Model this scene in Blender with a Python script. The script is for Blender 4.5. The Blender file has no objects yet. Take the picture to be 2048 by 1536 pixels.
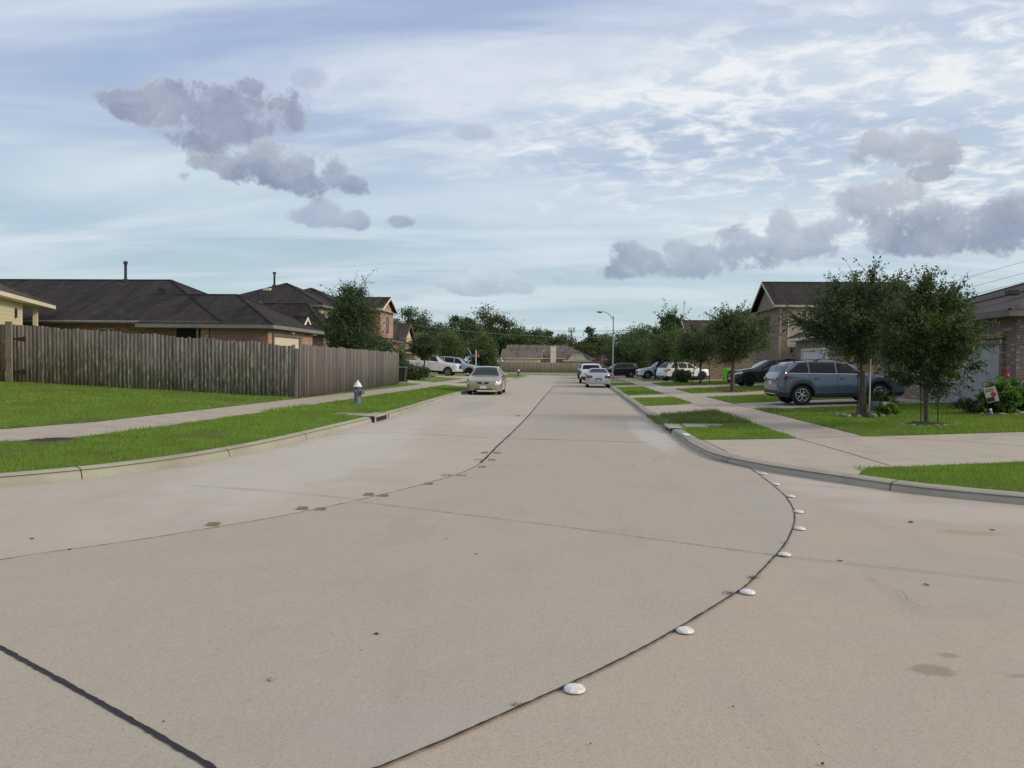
import bpy, bmesh, math, random
import numpy as np
from math import sin, cos, radians, pi, atan2, sqrt, hypot
from mathutils import Vector, geometry
random.seed(7); RNG = np.random.default_rng(11)
SC = bpy.context.scene; COL = SC.collection
# ------------------------------------------------------------ camera
CAMH = 1.65; FPX = 1540.0
def _cr(a, b): return (a[1]*b[2]-a[2]*b[1], a[2]*b[0]-a[0]*b[2], a[0]*b[1]-a[1]*b[0])
_yaw, _pit, _rol = math.atan(127/1540), math.atan(41/1540), radians(.7)
FV = (-sin(_yaw)*cos(_pit), cos(_yaw)*cos(_pit), -sin(_pit)); R0 = (cos(_yaw), sin(_yaw), 0); U0 = _cr(R0, FV)
RV = tuple(cos(_rol)*a+sin(_rol)*b for a, b in zip(R0, U0)); UV = tuple(cos(_rol)*b-sin(_rol)*a for a, b in zip(R0, U0))
from mathutils import Matrix
cam = bpy.data.cameras.new('camera'); co = bpy.data.objects.new('camera', cam); COL.objects.link(co)
co.matrix_world = Matrix(((RV[0], UV[0], -FV[0], 0), (RV[1], UV[1], -FV[1], 0), (RV[2], UV[2], -FV[2], CAMH), (0, 0, 0, 1)))
cam.sensor_width = 36; cam.lens = FPX/2048*36; cam.clip_end = 5000; cam.clip_start = .05
SC.camera = co
def ray(px, py):      # direction of a photo pixel
    a = (px-1024)/FPX; b = (768-py)/FPX
    return [f+a*r+b*u for f, r, u in zip(FV, RV, UV)]
def azel(px, py):
    v = ray(px, py); n = sqrt(sum(c*c for c in v)); return atan2(v[0], v[1]), math.asin(v[2]/n)
# ------------------------------------------------------------ render look
SC.view_settings.view_transform = 'Standard'; SC.view_settings.look = 'None'
SC.view_settings.exposure = 0.0; SC.view_settings.gamma = 1
SC.cycles.max_bounces = 6; SC.cycles.transparent_max_bounces = 8
SC.cycles.use_adaptive_sampling = True
try: SC.cycles.use_denoising = True
except Exception: pass
# ------------------------------------------------------------ node helper
class NT:
    def __init__(s, tree): s.t = tree; s.t.nodes.clear()
    def n(s, typ, **kw):
        nd = s.t.nodes.new(typ)
        for k, v in kw.items(): setattr(nd, k, v)
        return nd
    def put(s, sock, v):
        if hasattr(v, 'is_output') or isinstance(v, bpy.types.NodeSocket): s.t.links.new(v, sock)
        elif v is not None:
            if isinstance(v, (tuple, list)) and len(v) == 3 and len(sock.default_value) == 4: v = (*v, 1)
            sock.default_value = v
    def m(s, op, a, b=None, c=None, clamp=False):
        nd = s.n('ShaderNodeMath', operation=op, use_clamp=clamp)
        for i, v in enumerate((a, b, c)):
            if v is not None: s.put(nd.inputs[i], v)
        return nd.outputs[0]
    def v(s, op, a, b=None, c=None, out=0):
        nd = s.n('ShaderNodeVectorMath', operation=op)
        for i, x in enumerate((a, b, c)):
            if x is not None:
                s.put(nd.inputs['Scale'] if (op == 'SCALE' and i == 1) else nd.inputs[i], x)
        return nd.outputs[out]
    def mix(s, f, a, b, mode='MIX'):
        nd = s.n('ShaderNodeMix', data_type='RGBA', blend_type=mode)
        s.put(nd.inputs[0], f); s.put(nd.inputs[6], a); s.put(nd.inputs[7], b); return nd.outputs[2]
    def noise(s, vec, scale, detail=3, rough=.5, dist=0, out=0):
        nd = s.n('ShaderNodeTexNoise'); s.put(nd.inputs['Vector'], vec)
        nd.inputs['Scale'].default_value = scale; nd.inputs['Detail'].default_value = detail
        nd.inputs['Roughness'].default_value = rough; nd.inputs['Distortion'].default_value = dist
        return nd.outputs[out]
    def ramp(s, f, stops, interp='LINEAR'):
        nd = s.n('ShaderNodeValToRGB'); nd.color_ramp.interpolation = interp; e = nd.color_ramp.elements
        while len(e) > 1: e.remove(e[0])
        for i, (p, c) in enumerate(stops):
            el = e[0] if i == 0 else e.new(p)
            el.position = p; el.color = (*c, 1) if isinstance(c, tuple) else (c, c, c, 1)
        s.put(nd.inputs[0], f); return nd.outputs[0]
    def sstep(s, x, lo, hi):
        nd = s.n('ShaderNodeMapRange', interpolation_type='SMOOTHSTEP')
        s.put(nd.inputs[0], x); nd.inputs[1].default_value = lo; nd.inputs[2].default_value = hi
        return nd.outputs[0]
# ------------------------------------------------------------ world
SUN_AZ = radians(100); SUN_EL = radians(27)    # azimuth from +Y towards +X
W = bpy.data.worlds.new('World'); SC.world = W; W.use_nodes = True
q = NT(W.node_tree)
sky = q.n('ShaderNodeTexSky', sky_type='NISHITA'); sky.sun_disc = False; sky.sun_elevation = SUN_EL; sky.sun_rotation = SUN_AZ
sky.air_density = 1.0; sky.dust_density = 1.5
tc = q.n('ShaderNodeTexCoord').outputs['Generated']; d = q.v('NORMALIZE', tc)
sx = q.n('ShaderNodeSeparateXYZ'); q.put(sx.inputs[0], d)
X_, Y_, Z_ = sx.outputs
az = q.m('ARCTAN2', X_, Y_); el = q.m('ARCSINE', Z_)
zc = q.m('MAXIMUM', Z_, 0.0)
# plane-projected coordinate of the high cloud deck
inv = q.m('DIVIDE', 1.0, q.m('ADD', zc, .12))
cb = q.n('ShaderNodeCombineXYZ'); q.put(cb.inputs[0], q.m('MULTIPLY', X_, inv)); q.put(cb.inputs[1], q.m('MULTIPLY', Y_, inv)); deck = cb.outputs[0]
veil = q.ramp(q.m('MULTIPLY', el, 1.0), [(0, (.54, .67, .69)), (.06, (.51, .65, .70)), (.16, (.46, .60, .72)), (.26, (.43, .54, .73)), (.38, (.39, .49, .73)), (.55, (.41, .48, .70)), (1, (.5, .52, .6))])
base = q.mix(.88, sky.outputs[0], q.v('SCALE', veil, 10.0))
# long soft streaks
st = q.n('ShaderNodeMapping'); q.put(st.inputs[0], deck); st.inputs['Scale'].default_value = (.55, 1.5, 1); st.inputs['Rotation'].default_value = (0, 0, radians(-24))
n1 = q.noise(st.outputs[0], 1.15, 6, .55, .6)
s1 = q.sstep(n1, .37, .68)
col = q.mix(q.m('MULTIPLY', s1, .85), base, (6.9, 7.7, 8.5))
n1b = q.noise(st.outputs[0], .8, 4, .5, .9)
col = q.mix(q.m('MULTIPLY', q.sstep(n1b, .50, .72), .45), col, (3.2, 4.4, 6.9))
# lighter band low over the houses
def ell(a, e, ra, re):
    cx = q.m('DIVIDE', q.m('SUBTRACT', az, a), ra); cy = q.m('DIVIDE', q.m('SUBTRACT', el, e), re)
    return q.m('SUBTRACT', 1.0, q.m('ADD', q.m('MULTIPLY', cx, cx), q.m('MULTIPLY', cy, cy)))
def pell(px, py, rx, ry):
    a, e = azel(px, py); return ell(a, e, rx/FPX, ry/FPX)
def union(lst):
    r = pell(*lst[0])
    for l in lst[1:]:
        nd = q.n('ShaderNodeMath', operation='SMOOTH_MAX'); q.put(nd.inputs[0], r); q.put(nd.inputs[1], pell(*l)); nd.inputs[2].default_value = .35; r = nd.outputs[0]
    return r
band = q.m('MAXIMUM', pell(1000, 400, 520, 60), q.m('MAXIMUM', pell(420, 370, 560, 80), pell(1500, 440, 700, 100)))
col = q.mix(q.m('MULTIPLY', q.sstep(q.m('ADD', band, q.m('MULTIPLY', q.m('SUBTRACT', n1, .5), 2.0)), -.6, 1.2), .55), col, (6.6, 7.7, 8.3))
# mottled bright cloud at the upper right
mp = q.n('ShaderNodeMapping'); q.put(mp.inputs[0], deck); mp.inputs['Scale'].default_value = (1, 1.25, 1); mp.inputs['Rotation'].default_value = (0, 0, radians(30))
n2 = q.noise(mp.outputs[0], 7.5, 8, .62, .4); n2l = q.noise(mp.outputs[0], 1.5, 3, .5)
area = q.m('MAXIMUM', pell(1900, 220, 680, 250), q.m('MULTIPLY', pell(1230, 290, 420, 130), .55))
mot = q.m('MULTIPLY', q.sstep(q.m('ADD', n2, q.m('MULTIPLY', n2l, .5)), .66, .92), q.sstep(q.m('ADD', area, q.m('MULTIPLY', q.m('SUBTRACT', n2l, .5), 2.4)), -.15, .75))
col = q.mix(q.m('MULTIPLY', q.sstep(q.m('ADD', area, q.m('MULTIPLY', q.m('SUBTRACT', n2l, .5), 2)), -.2, 1.0), .38), col, (6.4, 7.2, 7.9))
col = q.mix(q.m('MULTIPLY', mot, .85), col, (9.0, 9.2, 9.3))
# faint bright wisps upper left
mot2 = q.m('MULTIPLY', q.sstep(q.m('ADD', q.m('MULTIPLY', n2, .5), q.m('MULTIPLY', n1, .6)), .56, .72), q.sstep(pell(780, 120, 420, 180), -.3, .8))
col = q.mix(q.m('MULTIPLY', mot2, .6), col, (7.4, 7.6, 8.6))
# grey cumulus: lobes placed by direction, frayed with noise
nf = q.noise(d, 17, 10, .68, .35); nf2 = q.noise(d, 7.0, 4, .55)
nf3 = q.noise(d, 26, 8, .62, .6)
vb = q.n('ShaderNodeTexVoronoi', feature='SMOOTH_F1'); q.put(vb.inputs['Vector'], q.v('ADD', q.v('SCALE', d, 19.0), q.v('SCALE', q.noise(d, 9, 4, .6, out=1), 1.4))); vb.inputs['Scale'].default_value = 1; vb.inputs['Smoothness'].default_value = .25
bil = q.m('MULTIPLY', q.m('SUBTRACT', .42, vb.outputs['Distance']), .85)
nf4 = q.noise(d, 48, 6, .7, .5)
fray = q.m('ADD', q.m('ADD', q.m('ADD', q.m('MULTIPLY', q.m('SUBTRACT', nf, .5), 4.6), q.m('MULTIPLY', q.m('SUBTRACT', nf4, .5), 1.9)), bil), q.m('MULTIPLY', q.m('SUBTRACT', nf2, .5), 1.2))
def cumulus(col, lobes, dark, light, dens=.92, yb=None, yt=None, k=1.0, w=.55):
    mk = q.m('ADD', union(lobes), q.m('MULTIPLY', fray, k))
    a = q.m('MULTIPLY', q.sstep(mk, -.10, -.10+w*1.3), q.m('ADD', dens*.80, q.m('MULTIPLY', q.sstep(nf2, .35, .6), dens*.22), clamp=True))
    e0 = azel(lobes[0][0], yb)[1]; e1 = azel(lobes[0][0], yt)[1]
    g = q.sstep(q.m('ADD', el, q.m('MULTIPLY', q.m('SUBTRACT', nf, .5), .09)), e0, e1)
    c = q.mix(g, dark, light); c = q.mix(q.m('MULTIPLY', q.sstep(nf3, .42, .70), .30), c, (5.6, 6.0, 6.8)); c = q.mix(q.m('MULTIPLY', q.m('SUBTRACT', 1.0, q.sstep(nf3, .30, .50)), .30), c, tuple(v*.82 for v in dark))
    c = q.mix(q.m('MULTIPLY', q.m('MULTIPLY', q.m('SUBTRACT', 1.0, q.sstep(mk, .1, .9)), q.m('ADD', q.m('MULTIPLY', g, .8), .1)), .5), c, (6.6, 7.1, 7.8))
    return q.mix(a, col, c)
col = cumulus(col, [(258, 206, 52, 28), (335, 205, 84, 42), (420, 215, 118, 52), (515, 222, 84, 48), (578, 240, 40, 32), (370, 178, 56, 24), (500, 180, 44, 22), (410, 290, 66, 34), (470, 258, 96, 40)], (2.35, 2.75, 4.0), (3.2, 3.65, 4.9), .96, 330, 165)
col = cumulus(col, [(560, 345, 118, 36), (600, 362, 96, 26), (620, 340, 75, 50), (500, 330, 60, 38), (480, 345, 50, 26), (708, 372, 36, 22), (362, 352, 20, 14), (430, 325, 70, 20), (540, 300, 40, 26)], (2.35, 2.85, 4.1), (4.1, 4.65, 5.5), .95, 390, 285)
col = cumulus(col, [(620, 435, 48, 22), (650, 418, 36, 24), (712, 440, 34, 24), (798, 442, 34, 14), (670, 446, 50, 10)], (3.1, 3.9, 5.2), (3.9, 4.7, 5.9), .85, 460, 400, k=.8)
col = cumulus(col, [(615, 152, 40, 20), (945, 265, 50, 15)], (3.6, 4.1, 5.6), (4.2, 4.8, 6.3), .55, 280, 140, k=.8)
col = cumulus(col, [(955, 578, 70, 16), (990, 560, 60, 24), (985, 540, 44, 20), (1040, 575, 40, 14), (1115, 556, 22, 12), (885, 568, 20, 8)], (3.9, 4.9, 5.8), (6.0, 6.9, 7.4), .85, 595, 520, k=.7)
col = cumulus(col, [(815, 596, 36, 11)], (4.0, 5.1, 6.2), (4.4, 5.4, 6.4), .55, 605, 585, k=.7)
col = cumulus(col, [(1230, 542, 66, 18), (1290, 522, 92, 34), (1400, 516, 104, 33), (1480, 502, 94, 34), (1558, 450, 32, 38), (1580, 492, 92, 32), (1250, 500, 40, 26), (1350, 495, 40, 22), (1470, 470, 40, 22), (1380, 534, 210, 24)], (3.0, 3.75, 4.9), (4.7, 5.35, 6.3), .95, 550, 440, k=.85)
col = cumulus(col, [(1670, 455, 48, 24), (1640, 465, 34, 20)], (3.6, 4.3, 5.4), (4.6, 5.2, 6.2), .85, 480, 435, k=.8)
col = cumulus(col, [(1720, 400, 55, 40), (1790, 385, 50, 40), (1840, 445, 112, 38), (1980, 460, 160, 44), (2060, 445, 110, 52), (1770, 442, 50, 34), (1900, 480, 150, 26), (2010, 415, 60, 30)], (2.75, 3.35, 4.5), (4.8, 5.3, 6.1), .95, 500, 370, k=.9)
col = cumulus(col, [(1800, 305, 100, 28), (1850, 290, 60, 30), (1740, 290, 34, 28), (1890, 310, 34, 22), (1860, 345, 40, 16)], (3.7, 4.1, 4.9), (4.9, 5.3, 6.0), .85, 330, 265, k=.9)
# horizon haze and the bright sky round the hidden sun (outside the picture)
col = q.mix(q.m('MULTIPLY', q.m('SUBTRACT', 1.0, q.sstep(el, .0, .14)), .55), col, (5.7, 6.9, 7.2))
sd = (sin(SUN_AZ)*cos(SUN_EL), cos(SUN_AZ)*cos(SUN_EL), sin(SUN_EL))
dp = q.v('DOT_PRODUCT', d, sd, out=1)
glow = q.m('POWER', q.m('MAXIMUM', dp, 0.0), 5.0)
col = q.mix(q.m('MULTIPLY', glow, .85), col, (17, 15.5, 13.5))
grd = q.sstep(Z_, -.02, .0); col = q.mix(grd, (2.2, 2.3, 2.0), col)
bg = q.n('ShaderNodeBackground'); q.put(bg.inputs[0], col); bg.inputs[1].default_value = .1
wo = q.n('ShaderNodeOutputWorld'); q.t.links.new(bg.outputs[0], wo.inputs[0])
W.cycles.sampling_method = 'MANUAL'; W.cycles.sample_map_resolution = 512
# ------------------------------------------------------------ sun behind thin cloud
sl = bpy.data.lights.new('sun', 'SUN'); sl.energy = 1.9; sl.angle = radians(10); sl.color = (1, .90, .76)
so = bpy.data.objects.new('sun', sl); COL.objects.link(so)
so.rotation_euler = Vector((-sd[0], -sd[1], -sd[2])).to_track_quat('-Z', 'Y').to_euler()
# ------------------------------------------------------------ mesh helpers
def tag(o, label=None, cat=None, group=None, kind=None):
    if label: o['label'] = label
    if cat: o['category'] = cat
    if group: o['group'] = group
    if kind: o['kind'] = kind
    return o
def link(name, me, parent=None):
    o = bpy.data.objects.new(name, me); COL.objects.link(o)
    if parent: o.parent = parent
    return o
def empty(name, loc, rz=0, label=None, cat=None, group=None):
    o = bpy.data.objects.new(name, None); COL.objects.link(o); o.location = loc; o.rotation_euler = (0, 0, rz)
    return tag(o, label, cat, group)
def copy_tree(o, parent=None):
    c = o.copy(); COL.objects.link(c); c.parent = parent
    for ch in list(o.children): copy_tree(ch, c)
    return c
class MB:
    def __init__(s): s.v = []; s.f = []; s.mi = []
    def add(s, vs, fs, m=0):
        b = len(s.v); s.v += [tuple(x) for x in vs]; s.f += [tuple(i+b for i in f) for f in fs]; s.mi += [m]*len(fs); return s
    def box(s, x0, x1, y0, y1, z0, z1, m=0):
        return s.add([(x0, y0, z0), (x1, y0, z0), (x1, y1, z0), (x0, y1, z0), (x0, y0, z1), (x1, y0, z1), (x1, y1, z1), (x0, y1, z1)],
              [(0, 3, 2, 1), (4, 5, 6, 7), (0, 1, 5, 4), (1, 2, 6, 5), (2, 3, 7, 6), (3, 0, 4, 7)], m)
    def tube(s, pts, rad, n=8, m=0, cap=True):
        pts = [Vector(p) for p in pts]; rs = rad if isinstance(rad, (list, tuple)) else [rad]*len(pts)
        vs = []; prev = None
        for i, p in enumerate(pts):
            t = (pts[min(i+1, len(pts)-1)]-pts[max(i-1, 0)]).normalized()
            a = Vector((1, 0, 0)) if abs(t.x) < .8 else Vector((0, 1, 0))
            if prev is not None: a = prev
            u = (a-t*a.dot(t)).normalized(); w = t.cross(u); prev = u
            for k in range(n):
                an = 2*pi*k/n; vs.append(p+(u*cos(an)+w*sin(an))*rs[i])
        fs = [(i*n+k, i*n+(k+1) % n, (i+1)*n+(k+1) % n, (i+1)*n+k) for i in range(len(pts)-1) for k in range(n)]
        if cap: fs += [tuple(range(n-1, -1, -1)), tuple((len(pts)-1)*n+k for k in range(n))]
        return s.add(vs, fs, m)
    def lathe(s, prof, n=24, axis='z', c=(0, 0, 0), m=0, cap=True):
        vs = []
        for r, h in prof:
            for k in range(n):
                a = 2*pi*k/n
                p = (r*cos(a), r*sin(a), h) if axis == 'z' else ((r*cos(a), h, r*sin(a)) if axis == 'y' else (h, r*cos(a), r*sin(a)))
                vs.append((p[0]+c[0], p[1]+c[1], p[2]+c[2]))
        fs = [(i*n+k, i*n+(k+1) % n, (i+1)*n+(k+1) % n, (i+1)*n+k) for i in range(len(prof)-1) for k in range(n)]
        if cap and prof[0][0] > 1e-6: fs.append(tuple(range(n-1, -1, -1)))
        if cap and prof[-1][0] > 1e-6: fs.append(tuple((len(prof)-1)*n+k for k in range(n)))
        return s.add(vs, fs, m)
    def blob(s, c, r, seed=0, m=0, rough=.15, nu=10, nv=6):
        rr = random.Random(seed); vs = []; fs = []
        ph = [rr.uniform(0, 6.3) for _ in range(6)]
        for j in range(nv+1):
            th = pi*j/nv
            for i in range(nu):
                a = 2*pi*i/nu; k = 1+rough*(sin(2*a+ph[0])*.5+sin(3*a+ph[1]+j)*.4+sin(5*a+ph[2])*.3)*sin(th)+rough*.4*sin(3*th+ph[3])
                vs.append((c[0]+r[0]*k*sin(th)*cos(a), c[1]+r[1]*k*sin(th)*sin(a), c[2]+r[2]*k*cos(th)))
        for j in range(nv):
            for i in range(nu): fs.append((j*nu+i, (j+1)*nu+i, (j+1)*nu+(i+1) % nu, j*nu+(i+1) % nu))
        return s.add(vs, fs, m)
    def build(s, name, mats, parent=None, smooth=False, bevel=0, fix=True, label=None):
        me = bpy.data.meshes.new(name); me.from_pydata(s.v, [], s.f)
        if not isinstance(mats, (list, tuple)): mats = [mats]
        for m in mats: me.materials.append(m)
        me.polygons.foreach_set('material_index', s.mi)
        if fix:
            bm = bmesh.new(); bm.from_mesh(me); bmesh.ops.recalc_face_normals(bm, faces=bm.faces); bm.to_mesh(me); bm.free()
        if smooth:
            me.polygons.foreach_set('use_smooth', [True]*len(me.polygons))
            try: me.set_sharp_from_angle(angle=radians(38))
            except Exception: pass
        me.update()
        o = link(name, me, parent)
        if label: o['label'] = label
        if bevel:
            b = o.modifiers.new('bevel', 'BEVEL'); b.width = bevel; b.segments = 2; b.limit_method = 'ANGLE'
        return o
def npmesh(name, V, Fq, mats, parent=None, k=4, attr=None, mi=None):
    me = bpy.data.meshes.new(name); nv = len(V); nf = len(Fq)
    me.vertices.add(nv); me.vertices.foreach_set('co', np.ascontiguousarray(V, dtype=np.float32).ravel())
    me.loops.add(nf*k); me.loops.foreach_set('vertex_index', np.ascontiguousarray(Fq, dtype=np.int32).ravel())
    me.polygons.add(nf); me.polygons.foreach_set('loop_start', np.arange(nf, dtype=np.int32)*k)
    if mi is not None: me.polygons.foreach_set('material_index', mi)
    if not isinstance(mats, (list, tuple)): mats = [mats]
    for m in mats: me.materials.append(m)
    if attr is not None:
        a = me.attributes.new('tint', 'FLOAT', 'FACE'); a.data.foreach_set('value', attr.astype(np.float32))
    me.update(calc_edges=True); me.validate()
    return link(name, me, parent)
# ------------------------------------------------------------ materials
def mat(name, col=(.5, .5, .5), rough=.6, metal=0, spec=.5, coat=0, var=0, vscale=3, vcol=None, bump=0, bscale=20, emit=None, trans=0):
    M = bpy.data.materials.new(name); M.use_nodes = True; t = NT(M.node_tree)
    b = t.n('ShaderNodeBsdfPrincipled'); o = t.n('ShaderNodeOutputMaterial'); t.t.links.new(b.outputs[0], o.inputs[0])
    P = t.n('ShaderNodeTexCoord').outputs['Object']
    c = (*col, 1)
    if var or vcol:
        nz = t.noise(P, vscale, 5, .6)
        v2 = vcol if vcol else tuple(x*(1-var) for x in col)
        c = t.mix(t.sstep(nz, .35, .65), (*col, 1), (*v2, 1))
    t.put(b.inputs['Base Color'], c)
    b.inputs['Roughness'].default_value = rough; b.inputs['Metallic'].default_value = metal
    b.inputs['Specular IOR Level'].default_value = spec; b.inputs['Coat Weight'].default_value = coat
    if coat: b.inputs['Coat Roughness'].default_value = .04
    if trans: b.inputs['Transmission Weight'].default_value = trans
    if bump:
        bn = t.n('ShaderNodeBump'); bn.inputs['Strength'].default_value = bump; bn.inputs['Distance'].default_value = .01
        t.put(bn.inputs['Height'], t.noise(P, bscale, 6, .65)); t.put(b.inputs['Normal'], bn.outputs[0])
    if emit: b.inputs['Emission Color'].default_value = (*emit[0], 1); b.inputs['Emission Strength'].default_value = emit[1]
    return M
def base(name):
    M = bpy.data.materials.new(name); M.use_nodes = True; t = NT(M.node_tree)
    b = t.n('ShaderNodeBsdfPrincipled'); o = t.n('ShaderNodeOutputMaterial'); t.t.links.new(b.outputs[0], o.inputs[0])
    return M, t, b
def bump(t, b, h, s=.5, d=.01):
    bn = t.n('ShaderNodeBump'); bn.inputs['Strength'].default_value = s; bn.inputs['Distance'].default_value = d
    t.put(bn.inputs['Height'], h); t.put(b.inputs['Normal'], bn.outputs[0])
def wallco(t):       # (horizontal run, height) on any upright or sloping face
    g = t.n('ShaderNodeNewGeometry'); P = g.outputs['Position']; Nn = g.outputs['True Normal']
    a = t.n('ShaderNodeSeparateXYZ'); t.put(a.inputs[0], P); b = t.n('ShaderNodeSeparateXYZ'); t.put(b.inputs[0], Nn)
    ax = t.m('ABSOLUTE', b.outputs[0]); ay = t.m('ABSOLUTE', b.outputs[1])
    sel = t.m('GREATER_THAN', ax, ay)
    u = t.m('ADD', t.m('MULTIPLY', a.outputs[1], sel), t.m('MULTIPLY', a.outputs[0], t.m('SUBTRACT', 1.0, sel)))
    c = t.n('ShaderNodeCombineXYZ'); t.put(c.inputs[0], u); t.put(c.inputs[1], a.outputs[2]); return c.outputs[0], P
def brick(name, c1, c2, mortar, dark=(.12, .08, .07)):
    M, t, b = base(name); uv, P = wallco(t)
    br = t.n('ShaderNodeTexBrick'); t.put(br.inputs['Vector'], uv); br.inputs['Scale'].default_value = 1
    br.inputs['Brick Width'].default_value = .21; br.inputs['Row Height'].default_value = .076; br.inputs['Mortar Size'].default_value = .009
    br.inputs['Bias'].default_value = -.1
    t.put(br.inputs['Color1'], c1); t.put(br.inputs['Color2'], c2); t.put(br.inputs['Mortar'], mortar)
    # some darker and paler single bricks
    cell = t.n('ShaderNodeTexWhiteNoise', noise_dimensions='2D')
    sn = t.v('FLOOR', t.v('DIVIDE', uv, (.21, .076, 1))); t.put(cell.inputs['Vector'], sn)
    c = t.mix(t.m('MULTIPLY', t.m('GREATER_THAN', cell.outputs[0], .86), t.m('SUBTRACT', 1.0, br.outputs['Fac'])), br.outputs[0], dark)
    c = t.mix(t.m('MULTIPLY', t.sstep(t.noise(P, .9, 4, .6), .45, .7), .25), c, tuple(x*.55 for x in c1))
    t.put(b.inputs['Base Color'], c); b.inputs['Roughness'].default_value = .9
    bump(t, b, t.m('SUBTRACT', 1.0, br.outputs['Fac']), .5, .008)
    return M
def siding(name, c, pitch=.17):
    M, t, b = base(name); uv, P = wallco(t)
    s = t.n('ShaderNodeSeparateXYZ'); t.put(s.inputs[0], uv)
    f = t.m('FRACT', t.m('DIVIDE', s.outputs[1], pitch))
    edge = t.sstep(f, .0, .10)
    cc = t.mix(edge, tuple(x*.45 for x in c), c)
    cc = t.mix(t.m('MULTIPLY', t.noise(P, 2, 5, .6), .25), cc, tuple(x*.7 for x in c))
    t.put(b.inputs['Base Color'], cc); b.inputs['Roughness'].default_value = .75; bump(t, b, f, .7, .02); return M
def shingle(name, c1, c2):
    M, t, b = base(name); uv, P = wallco(t)
    br = t.n('ShaderNodeTexBrick'); t.put(br.inputs['Vector'], uv); br.inputs['Scale'].default_value = 1
    br.inputs['Brick Width'].default_value = .32; br.inputs['Row Height'].default_value = .068; br.inputs['Mortar Size'].default_value = .006
    t.put(br.inputs['Color1'], c1); t.put(br.inputs['Color2'], c2); t.put(br.inputs['Mortar'], tuple(x*.5 for x in c1))
    mp = t.n('ShaderNodeMapping'); t.put(mp.inputs[0], uv); mp.inputs['Scale'].default_value = (1, .3, 1)
    st = t.sstep(t.noise(mp.outputs[0], 1.3, 6, .65, .8), .38, .68)
    c = t.mix(t.m('MULTIPLY', st, .85), br.outputs[0], tuple(x*.36 for x in c2))
    c = t.mix(t.m('MULTIPLY', t.sstep(t.noise(P, 1.7, 7, .75), .48, .72), .45), c, tuple(x*2.0 for x in c1))
    c = t.mix(t.m('MULTIPLY', t.noise(P, 60, 3, .8), .4), c, tuple(x*.6 for x in c1))
    t.put(b.inputs['Base Color'], c); b.inputs['Roughness'].default_value = .95; b.inputs['Specular IOR Level'].default_value = .2
    bump(t, b, t.m('SUBTRACT', 1.0, br.outputs['Fac']), .5, .01); return M
def concrete(name, c, warm, grey, sc=1.0, stains=None, speck=.5, fine=1.0, whites=()):
    M, t, b = base(name); P = t.n('ShaderNodeNewGeometry').outputs['Position']
    big = t.noise(P, .22*sc, 4, .55, .4); mid = t.noise(P, 1.1*sc, 7, .62, .3)
    mp = t.n('ShaderNodeMapping'); t.put(mp.inputs[0], P); mp.inputs['Scale'].default_value = (1, .16, 1)
    drag = t.noise(mp.outputs[0], 2.6, 5, .6, .3)
    col = t.mix(t.sstep(big, .36, .64), c, warm)
    col = t.mix(t.m('MULTIPLY', t.sstep(mid, .45, .72), .65), col, grey)
    col = t.mix(t.m('MULTIPLY', t.sstep(drag, .52, .75), .30), col, tuple(x*.8 for x in grey))
    col = t.mix(t.m('MULTIPLY', t.sstep(t.noise(P, 3.7, 6, .7), .58, .75), .22), col, tuple(min(1, x*1.35) for x in c))
    bl = t.noise(P, 14, 6, .75, .6); col = t.mix(t.m('MULTIPLY', t.sstep(bl, .50, .72), .22*fine), col, tuple(x*.66 for x in c)); col = t.mix(t.m('MULTIPLY', t.sstep(t.noise(P, 5.5, 7, .75, .8), .56, .74), .20*fine), col, tuple(min(1, x*1.22) for x in c))
    wr = t.noise(P, .55*sc, 8, .7, 1.2); col = t.mix(t.m('MULTIPLY', t.sstep(wr, .54, .66), .20), col, tuple(x*.80 for x in grey))
    # aggregate grains
    g1 = t.noise(P, 85, 3, .7); g2 = t.noise(P, 240, 2, .6)
    col = t.mix(t.m('MULTIPLY', t.sstep(g1, .47, .68), .48*fine), col, tuple(x*.52 for x in c))
    col = t.mix(t.m('MULTIPLY', t.sstep(g2, .56, .70), .5*fine), col, tuple(min(1, x*1.45) for x in c))
    vo = t.n('ShaderNodeTexVoronoi'); t.put(vo.inputs['Vector'], P); vo.inputs['Scale'].default_value = 9
    sp = t.m('LESS_THAN', vo.outputs['Distance'], .045)
    wn = t.n('ShaderNodeTexWhiteNoise'); t.put(wn.inputs['Vector'], vo.outputs['Position'])
    col = t.mix(t.m('MULTIPLY', t.m('MULTIPLY', sp, t.m('GREATER_THAN', wn.outputs[0], .55)), speck), col, (.05, .04, .035))
    for (x, y, rx, ry, cc, a) in (stains or []):
        dd = t.v('MULTIPLY', t.v('SUBTRACT', P, (x, y, 0)), (1/rx, 1/ry, 0)); r = t.v('LENGTH', dd, out=1)
        rr = t.m('ADD', r, t.m('MULTIPLY', t.m('SUBTRACT', t.noise(P, 2.4/rx if rx < 1 else 1.2, 5, .65), .5), 1.3))
        col = t.mix(t.m('MULTIPLY', t.m('SUBTRACT', 1.0, t.sstep(rr, .55, 1.05)), a), col, cc)
    t.put(b.inputs['Base Color'], col)
    b.inputs['Roughness'].default_value = .88; b.inputs['Specular IOR Level'].default_value = .25
    h = t.m('ADD', t.m('MULTIPLY', g1, .6), t.m('MULTIPLY', t.noise(P, 30, 5, .7), .7))
    bump(t, b, h, .45, .006); return M
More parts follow.
